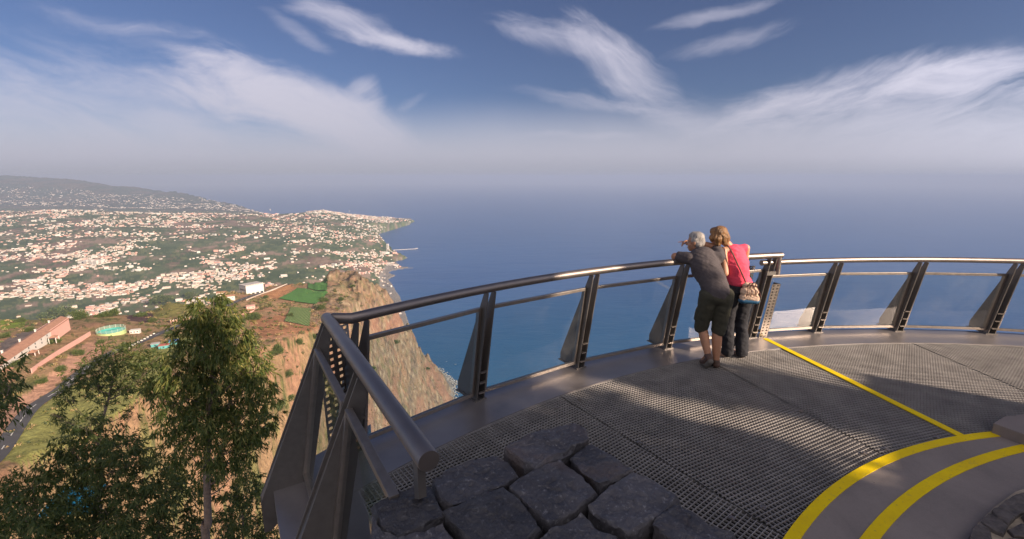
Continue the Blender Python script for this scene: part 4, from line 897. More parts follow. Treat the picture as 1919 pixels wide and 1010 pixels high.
# main fence on the arc, high rail
H1 = 1.16
a_feet = [ang_of(P(900, 751)), ang_of(P(1087, 691)), ang_of(P(1252, 654)), ang_of(P(1408, 633))]; da = (a_feet[0] - a_feet[3]) / 3
angs = [a_feet[0] + da * .93] + [a_feet[0] - da * k for k in range(4)]
r1 = rail_root('deck_railing', arcp(RF, angs[2]), 'curved steel railing with glass panes that the couple leans on')
RR = RF - .19
rail_pts = []
a_s = ang_of(LC); a_e = ang_of(P(1455, 476, 1.2))
for k in range(49): rail_pts.append(arcp(RR + .0, a_s + (a_e - a_s) * k / 48, 1.20))
rail_pts[0] = Vector((LC.x, LC.y, 1.2)) + (rail_pts[1] - Vector((LC.x, LC.y, 1.2))).normalized() * .035
mb = MB(); mb.tube(rail_pts, .040, 20); put(mb.build('handrail', tube_m, smooth=True), r1)
e = rail_pts[-1]; td = (rail_pts[-1] - rail_pts[-2]).normalized(); e2 = e - td * .03
mb = MB(); mb.tube([e - td * .034 + Vector((0, 0, .034)), e - td * .034 + Vector((0, 0, -.25)) + Vector((-.0, 0, 0))], .034, 16); put(mb.build('rail_return', tube_m, smooth=True), r1)
mb = MB(); mb.bar(e - td * .03 + Vector((0, 0, -.235)), e - td * .20 + Vector((0, 0, -.235)), .03, .05); put(mb.build('rail_bracket', metal), r1)
fr_ = []
for a in angs:
    n_, t_ = radial_frame('arc', a); ft = arcp(RF, a); fr_.append((ft, n_, t_)); post(r1, ft, n_, t_, H1)
for (A, nA, tA), (B, nB, tB) in zip(fr_[:-1], fr_[1:]):
    glass_bay(r1, A + tA * .075, B - tB * .075, nA, nB, tA, tB, H1)
def perforated(root, a_, b_, n_, z0, z1, h, cols=3, rows=15, lean=True):
    """plate with a grid of square holes, built as strips"""
    mb = MB(); W = (b_ - a_).length; d = (b_ - a_).normalized()
    def pt(s, z): return a_ + d * s + n_ * ((-.19 * z / h) if lean else 0) + Vector((0, 0, z))
    xs = [0]; cw = W / cols
    for c in range(cols): xs += [c * cw + cw * .29, c * cw + cw * .71]
    xs.append(W); zs = [z0]; rh = (z1 - z0) / rows
    for r_ in range(rows): zs += [z0 + r_ * rh + rh * .30, z0 + r_ * rh + rh * .70]
    zs.append(z1); hole = lambda i, j: i % 2 == 1 and j % 2 == 1
    V_ = [pt(x, z) for z in zs for x in xs]; V_ += [v + n_ * .004 for v in V_]; nx = len(xs); off = nx * len(zs); F_ = []
    for j in range(len(zs) - 1):
        for i in range(nx - 1):
            q = (j * nx + i, j * nx + i + 1, (j + 1) * nx + i + 1, (j + 1) * nx + i)
            if not hole(i, j): F_ += [q, tuple(k + off for k in reversed(q))]
            else:
                for k in range(4): F_.append((q[k], q[(k + 1) % 4], q[(k + 1) % 4] + off, q[k] + off))
    mb.add(V_, F_); put(mb.build('perforated_plate', tube_m if False else frame_m, recalc=False), root)
n_, t_ = fr_[-1][1], fr_[-1][2]
pa = fr_[-1][0] + t_ * .075 - n_ * .02
perforated(r1, pa, pa + t_ * .125, n_, .01, .80, H1, 2, 18)
mb = MB(); mb.prism([pa + t_ * .13 + Vector((0, 0, .01)), pa + t_ * .13 + n_ * .12 + Vector((0, 0, .01)), pa + t_ * .13 + n_ * -.01 + Vector((0, 0, .80)), pa + t_ * .13 - n_ * .13 + Vector((0, 0, .80))], t_ * .004); put(mb.build('side_plate', metal), r1)
pb = fr_[-1][0] - t_ * .16 + n_ * .22; perforated(r1, pb, pb + t_ * .12, n_, .3, 1.02, H1, 3, 16)
# lower fence further round
H2 = 1.06
b_feet = [ang_of(P(1540, 627)), ang_of(P(1688, 624)), ang_of(P(1862, 629))]; db = (b_feet[0] - b_feet[2]) / 2
angs2 = [b_feet[0] + db * .92] + [b_feet[0] - db * k for k in range(5)]
r2 = rail_root('deck_railing', arcp(RF, angs2[2]), 'lower curved railing with glass panes continuing to the right past the couple')
mb = MB(); a0, a1 = angs2[0] + .012, angs2[-1] - .05; RO = RR + .04
mb.tube([arcp(RO, a0 + (a1 - a0) * k / 50, 1.10) for k in range(51)], .036, 18); put(mb.build('handrail', tube_m, smooth=True), r2)
fr2 = []
for k, a in enumerate(angs2):
    n_, t_ = radial_frame('arc', a); ft = arcp(RF + .05, a); fr2.append((ft, n_, t_))
    if k: post(r2, ft, n_, t_, H2)
for (A, nA, tA), (B, nB, tB) in zip(fr2[:-1], fr2[1:]): glass_bay(r2, A + tA * .075, B - tB * .075, nA, nB, tA, tB, H2)
# straight fence at the left
r3 = rail_root('side_railing', (*(LC + LD * .9 + LN * .2), 0), 'short straight railing with a thick round handrail ending over the basalt wall')
mb = MB(); a = Vector((*LC, 1.2)) - Vector((*LD, 0)) * .03; b = Vector((*(LC + LD * 1.97), 1.2)); mb.tube([a, a.lerp(b, .01), a.lerp(b, .5), a.lerp(b, .995), b], [.036, .042, .042, .042, .040], 28); put(mb.build('handrail', tube_m, smooth=True), r3)
n_, t_ = radial_frame('line', 0)
def big_post(root, foot, n_, t_, h):
    for sg in (-1, 1):
        o0 = foot + t_ * (sg * .04) - t_ * .006
        pr = [(-.225, h), (0, .008), (.0, -.02), (.30, -.30), (.345, -.30), (.345, -.06), (-.165, h)]
        mb = MB(); mb.prism([o0 + n_ * u + Vector((0, 0, v)) for u, v in pr], t_ * .012); put(mb.build('post', metal_dark), root)
    mb = MB(); q = [(-.15, h), (.34, -.05)]
    a_, b_ = [foot + n_ * (u) + Vector((0, 0, v)) for u, v in ((-.205, h), (.335, -.05))]
    mb.bar(a_, b_, .08, .008, up=(b_ - a_).cross(t_)); put(mb.build('post_web', metal), root)
feet3 = [Vector((*(LC + LD * s), 0)) + Vector((*LN, 0)) * .20 for s in (.0, 1.0, 1.88)]
for s in feet3[:2]: big_post(r3, s, n_, t_, H1)
for A, B in zip(feet3[:-1], feet3[1:]): glass_bay(r3, A + t_ * .06, B - t_ * .06, n_, n_, t_, t_, H1, last=B is feet3[2])
mb = MB(); q = Vector((*(LC + LD * 1.90), 0)); mb.prism([q - Vector((*LD, 0)) * .02 + Vector((0, 0, 1.0)), q + Vector((*LD, 0)) * .03 + Vector((0, 0, 1.03)), q + Vector((*LD, 0)) * .03 + Vector((0, 0, 1.17)), q - Vector((*LD, 0)) * .02 + Vector((0, 0, 1.17))], Vector((*LN, 0)) * .03); put(mb.build('end_bracket', metal_dark), r3)
ct = Vector((*LC, 0)); n0 = fr_[0][1]; t0 = fr_[0][2]
cb = fr_[0][0] - t0 * .05 + n0 * .03
pcorner = Vector((*(LC + LN * .12), 0)); dcor = (cb - pcorner)
perforated(r3, pcorner + dcor.normalized() * .07, pcorner + dcor.normalized() * .36, Vector((dcor.y, -dcor.x, 0)).normalized() * .2, .02, 1.08, H1, 4, 20)
# ------------------------------------------------------------------ basalt parapet
ZT = 1.0
STN = [
 [(697, 945), (735, 922), (770, 910), (806, 908), (818, 935), (828, 966), (795, 985), (742, 1003), (712, 985)],
 [(811, 888), (845, 868), (885, 858), (931, 850), (955, 862), (969, 880), (940, 905), (900, 925), (845, 944), (828, 930)],
 [(946, 841), (985, 818), (1030, 803), (1078, 790), (1096, 804), (1104, 822), (1060, 846), (1000, 878), (975, 862)],
 [(1068, 850), (1090, 838), (1111, 827), (1150, 850), (1188, 880), (1160, 893), (1123, 907), (1090, 880)],
 [(952, 910), (1000, 878), (1048, 853), (1085, 885), (1119, 921), (1080, 955), (1033, 981), (990, 950)],
 [(1100, 945), (1140, 914), (1186, 885), (1232, 905), (1275, 930), (1235, 965), (1179, 1004), (1135, 975)],
 [(831, 956), (885, 930), (943, 911), (985, 950), (1014, 986), (975, 1020), (920, 1048), (870, 1005)],
 [(1224, 986), (1243, 962), (1266, 940), (1320, 970), (1380, 1002), (1350, 1035), (1318, 1050), (1270, 1020)],
 [(990, 1012), (1040, 984), (1089, 960), (1125, 985), (1160, 1006), (1130, 1040), (1093, 1065), (1040, 1040)],
 [(745, 1005), (790, 990), (828, 976), (855, 1012), (880, 1050), (830, 1075), (780, 1090), (755, 1050)],
 [(1162, 1022), (1180, 1008), (1200, 1000), (1242, 1016), (1280, 1045), (1240, 1080), (1190, 1080), (1160, 1050)],
 [(884, 1062), (930, 1055), (985, 1028), (1040, 1060), (1020, 1110), (960, 1150), (910, 1110)],
 [(1050, 1068), (1100, 1075), (1150, 1055), (1190, 1095), (1150, 1140), (1080, 1150)],
 [(1290, 1055), (1330, 1062), (1385, 1012), (1460, 1060), (1400, 1120), (1320, 1110)],
 [(700, 965), (722, 1000), (742, 1012), (752, 1060), (740, 1110), (705, 1090), (698, 1010)],
]
wroot = empty('basalt_wall', P(1000, 960, 0), 'parapet wall of rough dark basalt blocks in the foreground', 'stone wall')
def stone(px, zt, thick, root, name='stone', mat=None, zc=None, amp=1.0, tilt=.012):
    pw = [P(x, y, zt) for x, y in px]; c = sum(pw, Vector()) / len(pw); pw = [c + (p - c) * 1.012 for p in pw]; tx, ty = rng.normal(0, tilt * 1.6), rng.normal(0, tilt * 1.6); dz = rng.normal(0, tilt * .4)
    bm = bmesh.new(); n = len(pw); per = []
    for i in range(n):                               # refine outline
        p, q = pw[i], pw[(i + 1) % n]
        for k in range(7): per.append(p.lerp(q, k / 7))
    N = len(per); seed = rng.uniform(0, 50)
    def nz(p, s): return float(fbm(np.array([p.x * s + seed]), np.array([p.y * s + seed]), 4, .6)[0])
    rows = [(1.00, -thick), (1.00, -thick * .7), (1.0, -thick * .4), (1.0, -.035), (.994, -.016), (.975, -.005), (.945, 0)] + [(q, 0) for q in (.91, .86, .80, .74, .68, .61, .54, .47, .40, .33, .26, .19, .12, .06)]
    R_ = []
    for s_, z_ in rows:
        ring = []
        for p in per:
            d = p - c; v = c + d * s_; v.x += nz(v + Vector((z_ * 3, 0, 0)), 9) * .018 * amp; v.y += nz(v + Vector((5, z_ * 3, 0)), 9) * .018 * amp
            h = zt + z_ + dz + d.x * s_ * tx * 1.0 + d.y * s_ * ty * 1.0
            if z_ > -.02: h += (nz(v, 4) * .012 + abs(nz(v, 12)) * -.012 + nz(v, 30) * .008 + nz(v, 70) * .004) * amp
            ring.append(bm.verts.new((v.x, v.y, h)))
        R_.append(ring)
    for a, b in zip(R_[:-1], R_[1:]):
        for i in range(N): bm.faces.new((a[i], a[(i + 1) % N], b[(i + 1) % N], b[i]))
    cv = bm.verts.new((c.x, c.y, zt + dz + (nz(c, 4) * .012 - abs(nz(c, 12)) * .012) * amp))
    for i in range(N): bm.faces.new((R_[-1][i], R_[-1][(i + 1) % N], cv))
    bm.faces.new(list(reversed(R_[0]))); bmesh.ops.recalc_face_normals(bm, faces=bm.faces)
    me = bpy.data.meshes.new(name); bm.to_mesh(me); bm.free(); me.shade_smooth(); me.set_sharp_from_angle(angle=radians(24)); o = link(name, me, mat or stone_m); put(o, root); return o
for s_ in STN: stone(s_, ZT, .26, wroot)
core = [P(x, y, ZT - .07) for x, y in [(712, 975), (800, 925), (850, 885), (945, 862), (1000, 832), (1080, 808), (1150, 862), (1250, 935), (1370, 1020), (1430, 1090), (1300, 1250), (900, 1300), (735, 1100)]]
mb = MB(); mb.prism([(p.x, p.y, 0) for p in core], (0, 0, ZT - .10)); put(mb.build('wall_core', mortar_m), wroot)
# lower courses of the wall faces
for k, (a, b) in enumerate(zip(core[:9], core[1:9])):
    pass
# round stone kerb at the lower right corner
kroot = empty('stone_ring', P(1900, 1000, 0), 'low round kerb of mortared basalt stones on the concrete floor', 'stone kerb')
kst = pbr('kerb_stone', (.12, .10, .09), rough=.8, var=.5, scale=18, bump=.9, bscale=40)
for s_ in [[(1816, 1004), (1826, 985), (1840, 978), (1856, 990), (1862, 1012), (1850, 1040), (1820, 1040)], [(1838, 976), (1852, 960), (1864, 962), (1890, 985), (1880, 1000), (1862, 992)], [(1858, 958), (1882, 940), (1905, 925), (1940, 915), (1945, 945), (1910, 962), (1890, 982), (1868, 968)],
           [(1888, 990), (1915, 980), (1950, 985), (1950, 1005), (1900, 1002)], [(1866, 1014), (1900, 1008), (1945, 1012), (1945, 1050), (1870, 1045)], [(1915, 965), (1950, 950), (1960, 975), (1925, 978)], [(1950, 912), (1990, 900), (1995, 930), (1950, 942)]]:
    stone(s_, .07, .08, kroot, mat=kst, amp=.5, tilt=.004)
kc = [P(x, y, .0) for x, y in [(1826, 1040), (1830, 992), (1860, 962), (1900, 932), (1960, 912), (2020, 905), (2050, 1040)]]
mb = MB(); mb.prism([(p.x, p.y, .0) for p in kc], (0, 0, .045)); put(mb.build('mortar_bed', pbr('pale_mortar', (.42, .34, .25), rough=.95, var=.25, scale=20, bump=.5), kroot) if False else mb.build('mortar_bed', pbr('pale_mortar', (.42, .34, .25), rough=.95, var=.25, scale=20, bump=.5)), kroot)
# ================================================================== PEOPLE
_ico = None
def blob(name, prims, mat, parent=None, voxel=.008, smooth=6, noise=0.0):
    """one continuous surface grown round tapered limbs ('c', p, q, r0, r1[, flat]) and ellipsoids ('e', c, (rx, ry, rz)[, rotation])"""
    global _ico
    if _ico is None:
        t = bmesh.new(); bmesh.ops.create_icosphere(t, subdivisions=3, radius=1); _ico = (np.array([v.co[:] for v in t.verts]), np.array([[v.index for v in f.verts] for f in t.faces])); t.free()
    bv, bf = _ico; V_ = []; F_ = []; off = 0
    def ell(c, r, R_=None):
        nonlocal off
        v = bv * np.array(r)
        if R_ is not None: v = v @ np.array(R_).T
        V_.append(v + np.array(c)); F_.append(bf + off); off += len(bv)
    for p in prims:
        if p[0] == 'e': ell(p[1], p[2], p[3] if len(p) > 3 else None)
        else:
            a, b, r0, r1 = np.array(p[1], float), np.array(p[2], float), p[3], p[4]; L = np.linalg.norm(b - a); n = max(2, int(L / (min(r0, r1) * .35)) + 1)
            fl = p[5] if len(p) > 5 else (1, 1, 1)
            for k in range(n + 1):
                s_ = k / n; r = r0 + (r1 - r0) * s_; ell(a + (b - a) * s_, (r * fl[0], r * fl[1], r * fl[2]))
    me = mesh_np(name, np.concatenate(V_), np.concatenate(F_)); o = link(name, me)
    md = o.modifiers.new('r', 'REMESH'); md.mode = 'VOXEL'; md.voxel_size = voxel; md.adaptivity = 0
    if smooth: ms = o.modifiers.new('s', 'SMOOTH'); ms.factor = .5; ms.iterations = smooth
    dg = bpy.context.evaluated_depsgraph_get(); nm = bpy.data.meshes.new_from_object(o.evaluated_get(dg)); bpy.data.objects.remove(o); bpy.data.meshes.remove(me)
    if noise:
        n_ = len(nm.vertices); co = np.empty(n_ * 3, np.float32); nm.vertices.foreach_get('co', co); co = co.reshape(-1, 3); no = np.empty(n_ * 3, np.float32); nm.vertices.foreach_get('normal', no); no = no.reshape(-1, 3)
        d = fbm((co[:, 0] + co[:, 1]) * 9 + 3, co[:, 2] * 22 + co[:, 0] * 8, 4, .55) + .6 * fbm(co[:, 0] * 30, co[:, 2] * 14 + co[:, 1] * 25, 3); co = co + no * (d * noise)[:, None]; nm.vertices.foreach_set('co', co.ravel().astype(np.float32))
    nm.name = name; nm.shade_smooth(); oo = link(name, nm, mat)
    if parent is not None: put(oo, parent)
    return oo
def skin_mat(name, c):
    m, g, out = new_mat(name); tc = g.n('ShaderNodeTexCoord').outputs['Object']
    b = g.n('ShaderNodeBsdfPrincipled', i_Roughness=.5); g.l(g.mix(g.noise(tc, 30, 5), tuple(k * .85 for k in c), tuple(min(1, k * 1.12) for k in c)), b.inputs['Base Color'])
    b.inputs['Subsurface Weight'].default_value = .12; b.inputs['Subsurface Radius'].default_value = (.02, .008, .004); b.inputs['Subsurface Scale'].default_value = .3
    g.l(b.outputs[0], out.inputs[0]); return m
skin_tan = skin_mat('tanned_skin', (.44, .215, .125)); skin_fair = skin_mat('fair_skin', (.56, .30, .19))
polo_m = pbr('charcoal_cotton', (.075, .062, .066), rough=.9, var=.12, scale=40, bump=.3, bscale=300); short_m = pbr('olive_cotton', (.060, .056, .038), rough=.95, var=.15, scale=30, bump=.4, bscale=200)
pink_m = pbr('pink_jersey', (.90, .075, .14), rough=.8, var=.08, scale=20, bump=.3, bscale=200); jean_m = pbr('black_denim', (.022, .022, .028), rough=.9, var=.2, scale=30, bump=.3, bscale=250)
grey_hair = pbr('grey_hair', (.40, .36, .33), rough=.6, var=.4, scale=60, bump=.8, bscale=180, stretch=(1, 1, .3)); brown_hair = pbr('highlighted_hair', (.12, .055, .022), rough=.42, scale=60, bump=.7, bscale=120, col2=(.34, .18, .07), stretch=(1, 1, .12))
shoe_m = pbr('brown_leather', (.10, .055, .04), rough=.6, var=.3, scale=30, bump=.3); sole_m = pbr('shoe_sole', (.16, .14, .12), rough=.8, var=.2, scale=40); eye_m = pbr('eye_white', (.7, .68, .65), rough=.3, var=.02); lip_m = pbr('lip', (.38, .13, .10), rough=.5, var=.05)
lens_m = pbr('dark_lens', (.01, .01, .012), rough=.15, var=.1)
def hand(wrist, fwd, up, curl=.4, side=1, size=1.0, index_out=False, r=.0085):
    """palm, four unequal bent fingers, thumb from the side of the palm; returns prims"""
    w, f, u = Vector(wrist), Vector(fwd).normalized(), Vector(up).normalized(); s_ = f.cross(u).normalized() * side; u = s_.cross(f).normalized() * side if False else u
    pr = []; pc = w + f * .05 * size
    for k, o_ in enumerate((-.026, -.009, .009, .026)):
        pr.append(('c', w + s_ * o_ * .6 * size, w + f * .088 * size + s_ * o_ * size, .014 * size, .0115 * size))
    for k, (o_, L) in enumerate(((-.028, .070), (-.010, .080), (.009, .074), (.027, .058))):
        L *= size; b = w + f * .092 * size + s_ * o_ * size; c = 0.05 if (index_out and k == 0) else curl; d = f; p = b
        for j, sg in enumerate((.45, .30, .25)):
            ang = c * (1.0 + .5 * j); d = (d * cos(ang) - u * sin(ang)).normalized(); q = p + d * L * sg; pr.append(('c', p, q, r * (1 - .10 * j), r * (.92 - .10 * j))); p = q
    tb = w + f * .025 * size - s_ * .028 * size; tm = tb + (f * .7 - s_ * .6 - u * .25).normalized() * .040 * size; te = tm + (f * .95 - s_ * .1 - u * .35).normalized() * .030 * size
    pr += [('c', tb, tm, .0125, .0105), ('c', tm, te, .010, .0085)]
    return pr
def axes_from(fwd, up=Vector((0, 0, 1))):
    f = Vector(fwd).normalized(); s_ = f.cross(up).normalized(); u = s_.cross(f).normalized(); return f, s_, u
def head_prims(c, f, s_, u, k=1.0):
    R_ = np.array([[s_.x, f.x, u.x], [s_.y, f.y, u.y], [s_.z, f.z, u.z]]); c = Vector(c)
    L = lambda a, b, d: c + s_ * a * k + f * b * k + u * d * k
    P_ = [('e', L(0, -.012, .03), (.074 * k, .092 * k, .085 * k), R_), ('e', L(0, .018, -.028), (.060 * k, .070 * k, .080 * k), R_), ('e', L(0, .045, -.078), (.036 * k, .040 * k, .030 * k), R_),
          ('c', L(0, .080, .012), L(0, .104, -.022), .008 * k, .0135 * k), ('e', L(-.030, .070, .026), (.022 * k, .014 * k, .009 * k), R_), ('e', L(.030, .070, .026), (.022 * k, .014 * k, .009 * k), R_),
          ('e', L(0, .083, -.052), (.024 * k, .011 * k, .008 * k), R_), ('e', L(0, .081, -.062), (.020 * k, .011 * k, .008 * k), R_),
          ('e', L(-.042, .048, -.022), (.022 * k, .024 * k, .026 * k), R_), ('e', L(.042, .048, -.022), (.022 * k, .024 * k, .026 * k), R_)]
    for sg in (-1, 1): P_ += [('e', L(sg * .078, -.010, -.005), (.010 * k, .020 * k, .031 * k), R_), ('e', L(sg * .084, -.018, .006), (.007 * k, .014 * k, .022 * k), R_)]
    return P_, L, R_
def face_parts(root, L, R_, k=1.0):
    for sg in (-1, 1):
        o = blob('eye', [('e', L(sg * .030, .076, .010), (.012 * k, .008 * k, .009 * k), R_)], eye_m, root, voxel=.003, smooth=2)
        i_ = blob('iris', [('e', L(sg * .030, .0845, .010), (.0055 * k, .0025 * k, .0055 * k), R_)], lens_m, None, voxel=.002, smooth=1); i_.parent = o; i_.matrix_parent_inverse = Matrix.Translation(-Vector(root.location)) if False else o.matrix_parent_inverse.copy()
        blob('eyebrow', [('c', L(sg * .018, .083, .030), L(sg * .045, .074, .031), .0045 * k, .003 * k)], grey_hair, root, voxel=.003, smooth=2)
    blob('mouth', [('c', L(-.019, .088, -.057), L(.019, .088, -.057), .0045 * k, .0045 * k)], lip_m, root, voxel=.003, smooth=2)
V3 = Vector
# ---------------- man
mroot = empty('person', (2.33, 5.05, 0), 'grey-haired man in charcoal shirt and olive shorts leaning on the railing, pointing out', 'person')
PEL, WST, CHS, UCH, NEK = V3((2.335, 5.03, .89)), V3((2.305, 5.09, 1.02)), V3((2.255, 5.19, 1.16)), V3((2.235, 5.27, 1.265)), V3((2.205, 5.33, 1.34))
SL, SR = V3((2.075, 5.27, 1.262)), V3((2.415, 5.245, 1.275)); EL, WL = V3((1.955, 5.375, 1.262)), V3((2.10, 5.50, 1.262)); ER, WR = V3((2.47, 5.43, 1.365)), V3((2.205, 5.53, 1.425))
HL, HR = V3((2.255, 5.04, .87)), V3((2.415, 5.02, .87)); KL, KR = V3((2.25, 5.15, .47)), V3((2.405, 5.09, .46)); AL, AR = V3((2.285, 5.00, .155)), V3((2.395, 5.02, .085))
hf, hs, hu = axes_from(V3((-.72, .62, -.10))); hp, L, R_ = head_prims(V3((2.175, 5.355, 1.435)), hf, hs, hu, 1.0)
body = hp + [('c', UCH, NEK, .062, .052), ('c', NEK, V3((2.18, 5.35, 1.39)), .052, .050),
    ('e', PEL, (.160, .115, .11)), ('c', PEL, WST, .135, .125, (1.0, .80, 1)), ('c', WST, CHS, .128, .150, (1.0, .75, 1)), ('c', CHS, UCH, .150, .135, (1.05, .72, .9)), ('c', SL, SR, .055, .055),
    ('c', SL, EL, .056, .046), ('c', EL, WL, .047, .030), ('c', SR, ER, .056, .044), ('c', ER, WR, .043, .028),
    ('c', HL, KL, .090, .058), ('c', KL, KL.lerp(AL, .35), .054, .056), ('c', KL.lerp(AL, .35), AL, .056, .035), ('c', HR, KR, .090, .058), ('c', KR, KR.lerp(AR, .35), .054, .058), ('c', KR.lerp(AR, .35), AR, .058, .036),
    ('c', AL, AL + V3((-.02, .08, -.10)), .036, .028), ('c', AR, AR + V3((-.01, .13, -.05)), .036, .026)]
body += hand(WR, V3((-1, .02, .0)), V3((0, .35, 1)), curl=.75, side=-1, index_out=True) + hand(WL, V3((.75, .45, -.05)), V3((0, 0, 1)), curl=.35, side=1)
bo = blob('body', body, skin_tan, mroot, voxel=.0062, smooth=5)
blob('shirt', [('c', PEL + V3((0, 0, .0)), WST, .160, .146, (1.02, .86, .8)), ('c', WST, CHS, .146, .166, (1.02, .82, 1)), ('c', CHS, UCH, .166, .150, (1.06, .80, .9)), ('c', SL, SR, .070, .070), ('c', SL, SL.lerp(EL, .62), .073, .068), ('c', SR, SR.lerp(ER, .72), .072, .066), ('c', UCH, NEK - V3((0, 0, .02)), .085, .066)], polo_m, mroot, voxel=.009, smooth=5, noise=.010)
blob('shirt_collar', [('c', NEK + V3((.055, -.02, -.005)), NEK + V3((-.03, -.055, -.005)), .014, .014), ('c', NEK + V3((-.03, -.055, -.005)), NEK + V3((-.06, .01, -.01)), .014, .014), ('c', NEK + V3((.055, -.02, -.005)), NEK + V3((.045, .05, -.01)), .014, .014)], polo_m, mroot, voxel=.006, smooth=3)
blob('shorts', [('e', PEL - V3((0, 0, .01)), (.172, .136, .125)), ('c', HL, KL + V3((-.012, -.005, -.02)), .110, .076), ('c', HR, KR + V3((.018, -.005, -.03)), .110, .078), ('c', HL.lerp(KL, .45) + V3((-.085, 0, 0)), HL.lerp(KL, .75) + V3((-.08, 0, 0)), .032, .034), ('c', HR.lerp(KR, .5) + V3((.085, 0, 0)), HR.lerp(KR, .8) + V3((.075, 0, 0)), .032, .034)], short_m, mroot, voxel=.009, smooth=5, noise=.008)
hair = []
for a, b, c_, r in [(0, -.030, .052, .078), (0, .000, .066, .066), (0, .030, .072, .046), (-.04, -.02, .03, .048), (.04, -.02, .03, .048), (0, -.055, .005, .062), (-.035, -.05, -.02, .042), (.035, -.05, -.02, .042), (-.055, .0, .03, .030), (.055, .0, .03, .030)]: hair.append(('e', L(a, b, c_), (r, r, r)))
blob('hair', hair, grey_hair, mroot, voxel=.006, smooth=4, noise=.006)
face_parts(mroot, L, R_)
def shoe(root, heel, toe, ankle, name='shoe', w_=.043):
    f = (toe - heel).normalized(); up = V3((0, 0, 1)) if abs(f.z) < .5 else V3((0, 1, 0))
    o = blob(name, [('c', heel + f * .03 + V3((0, 0, .038)), heel + f * .12 + V3((0, 0, .042)), .038, w_), ('c', heel + f * .12 + V3((0, 0, .035)), toe - f * .04 + V3((0, 0, .03)), w_, .036), ('c', heel + f * .035 + V3((0, 0, .04)), ankle - V3((0, 0, .01)), .040, .043)], shoe_m, root, voxel=.006, smooth=4)
    sb = blob('sole', [('c', heel + f * .03 + V3((0, 0, .012)), toe - f * .03 + V3((0, 0, .012)), .040, .040, (1, 1, .32))], sole_m, None, voxel=.006, smooth=2); sb.parent = o; sb.matrix_parent_inverse = o.matrix_parent_inverse.copy(); return o
shoe(mroot, V3((2.40, 4.975, 0)), V3((2.385, 5.245, 0)), AR)
# left foot rests on its toes behind
blob('shoe', [('c', V3((2.285, 4.955, .135)), V3((2.28, 5.01, .075)), .042, .044), ('c', V3((2.28, 5.01, .075)), V3((2.27, 5.09, .042)), .044, .038), ('c', V3((2.285, 4.965, .14)), AL, .040, .043)], shoe_m, mroot, voxel=.006, smooth=4)
blob('sole', [('c', V3((2.285, 4.925, .115)), V3((2.28, 4.99, .045)), .034, .037), ('c', V3((2.28, 4.99, .045)), V3((2.27, 5.08, .018)), .037, .034, (1, 1, .5))], sole_m, mroot, voxel=.006, smooth=3)
# ---------------- woman
wr_ = empty('person', (2.74, 5.36, 0), 'woman with highlighted brown hair in pink sleeveless top and black trousers at the railing', 'person')
PEL, WST, CHS, UCH, NEK = V3((2.745, 5.345, .87)), V3((2.715, 5.345, 1.02)), V3((2.685, 5.36, 1.18)), V3((2.655, 5.385, 1.31)), V3((2.585, 5.41, 1.41))
SL, SR = V3((2.515, 5.365, 1.335)), V3((2.795, 5.38, 1.365)); EL, WL = V3((2.535, 5.29, 1.075)), V3((2.46, 5.53, 1.235)); ER, WR = V3((2.86, 5.50, 1.15)), V3((2.68, 5.66, 1.235))
HL, HR = V3((2.665, 5.345, .86)), V3((2.825, 5.335, .86)); KL, KR = V3((2.67, 5.38, .46)), V3((2.825, 5.36, .46)); AL, AR = V3((2.68, 5.345, .08)), V3((2.845, 5.325, .08))
hf, hs, hu = axes_from(V3((-.80, .58, -.12)), V3((-.12, 0, 1))); hp, L, R_ = head_prims(V3((2.475, 5.425, 1.50)), hf, hs, hu, .95)
body = hp + [('c', UCH, NEK, .052, .044), ('c', NEK, V3((2.50, 5.415, 1.46)), .044, .042), ('e', PEL, (.150, .115, .11)), ('c', PEL, WST, .125, .105, (1, .82, 1)), ('c', WST, CHS, .105, .122, (1, .80, 1)), ('c', CHS, UCH, .122, .105, (1.05, .70, .9)), ('c', SL, SR, .043, .043),
    ('c', SL, EL, .047, .038), ('c', EL, WL, .037, .025), ('c', SR, ER, .045, .037), ('c', ER, WR, .036, .024), ('c', HL, KL, .080, .052), ('c', KL, KL.lerp(AL, .3), .050, .052), ('c', KL.lerp(AL, .3), AL, .050, .032), ('c', HR, KR, .080, .052), ('c', KR, KR.lerp(AR, .3), .050, .052), ('c', KR.lerp(AR, .3), AR, .050, .032),
    ('c', AL + V3((0, -.02, -.04)), AL + V3((-.11, .13, -.055)), .030, .022), ('c', AR + V3((0, -.02, -.04)), AR + V3((-.04, .17, -.055)), .030, .022)]
body += hand(WL, V3((.6, .6, .0)), V3((0, 0, 1)), curl=.35, side=1, size=.92, r=.0075) + hand(WR, V3((-1, .25, 0)), V3((0, 0, 1)), curl=.35, side=-1, size=.92, r=.0075)
blob('body', body, skin_fair, wr_, voxel=.0062, smooth=5)
blob('top', [('c', PEL + V3((0, 0, .08)), WST, .142, .128, (1.05, .86, .5)), ('c', WST, CHS, .126, .140, (1.04, .84, 1)), ('c', CHS, UCH, .140, .122, (1.05, .78, .85)), ('c', SL.lerp(SR, .30), SL.lerp(SR, .92), .050, .052), ('c', SL.lerp(SR, .28) + V3((0, 0, .0)), UCH, .046, .09, (1, .9, 1)), ('c', CHS + V3((-.02, .09, .02)), CHS + V3((.05, .09, .02)), .06, .06)], pink_m, wr_, voxel=.008, smooth=5, noise=.008)
blob('trousers', [('e', PEL - V3((0, 0, .0)), (.158, .128, .115)), ('c', HL, KL, .098, .072), ('c', KL, AL + V3((0, -.005, .0)), .072, .074), ('c', HR, KR, .098, .072), ('c', KR, AR + V3((0, -.005, .0)), .072, .074)], jean_m, wr_, voxel=.009, smooth=4, noise=.010)
hair = [('e', L(0, -.02, .05), (.088, .088, .082)), ('e', L(0, .02, .062), (.072, .072, .062))]
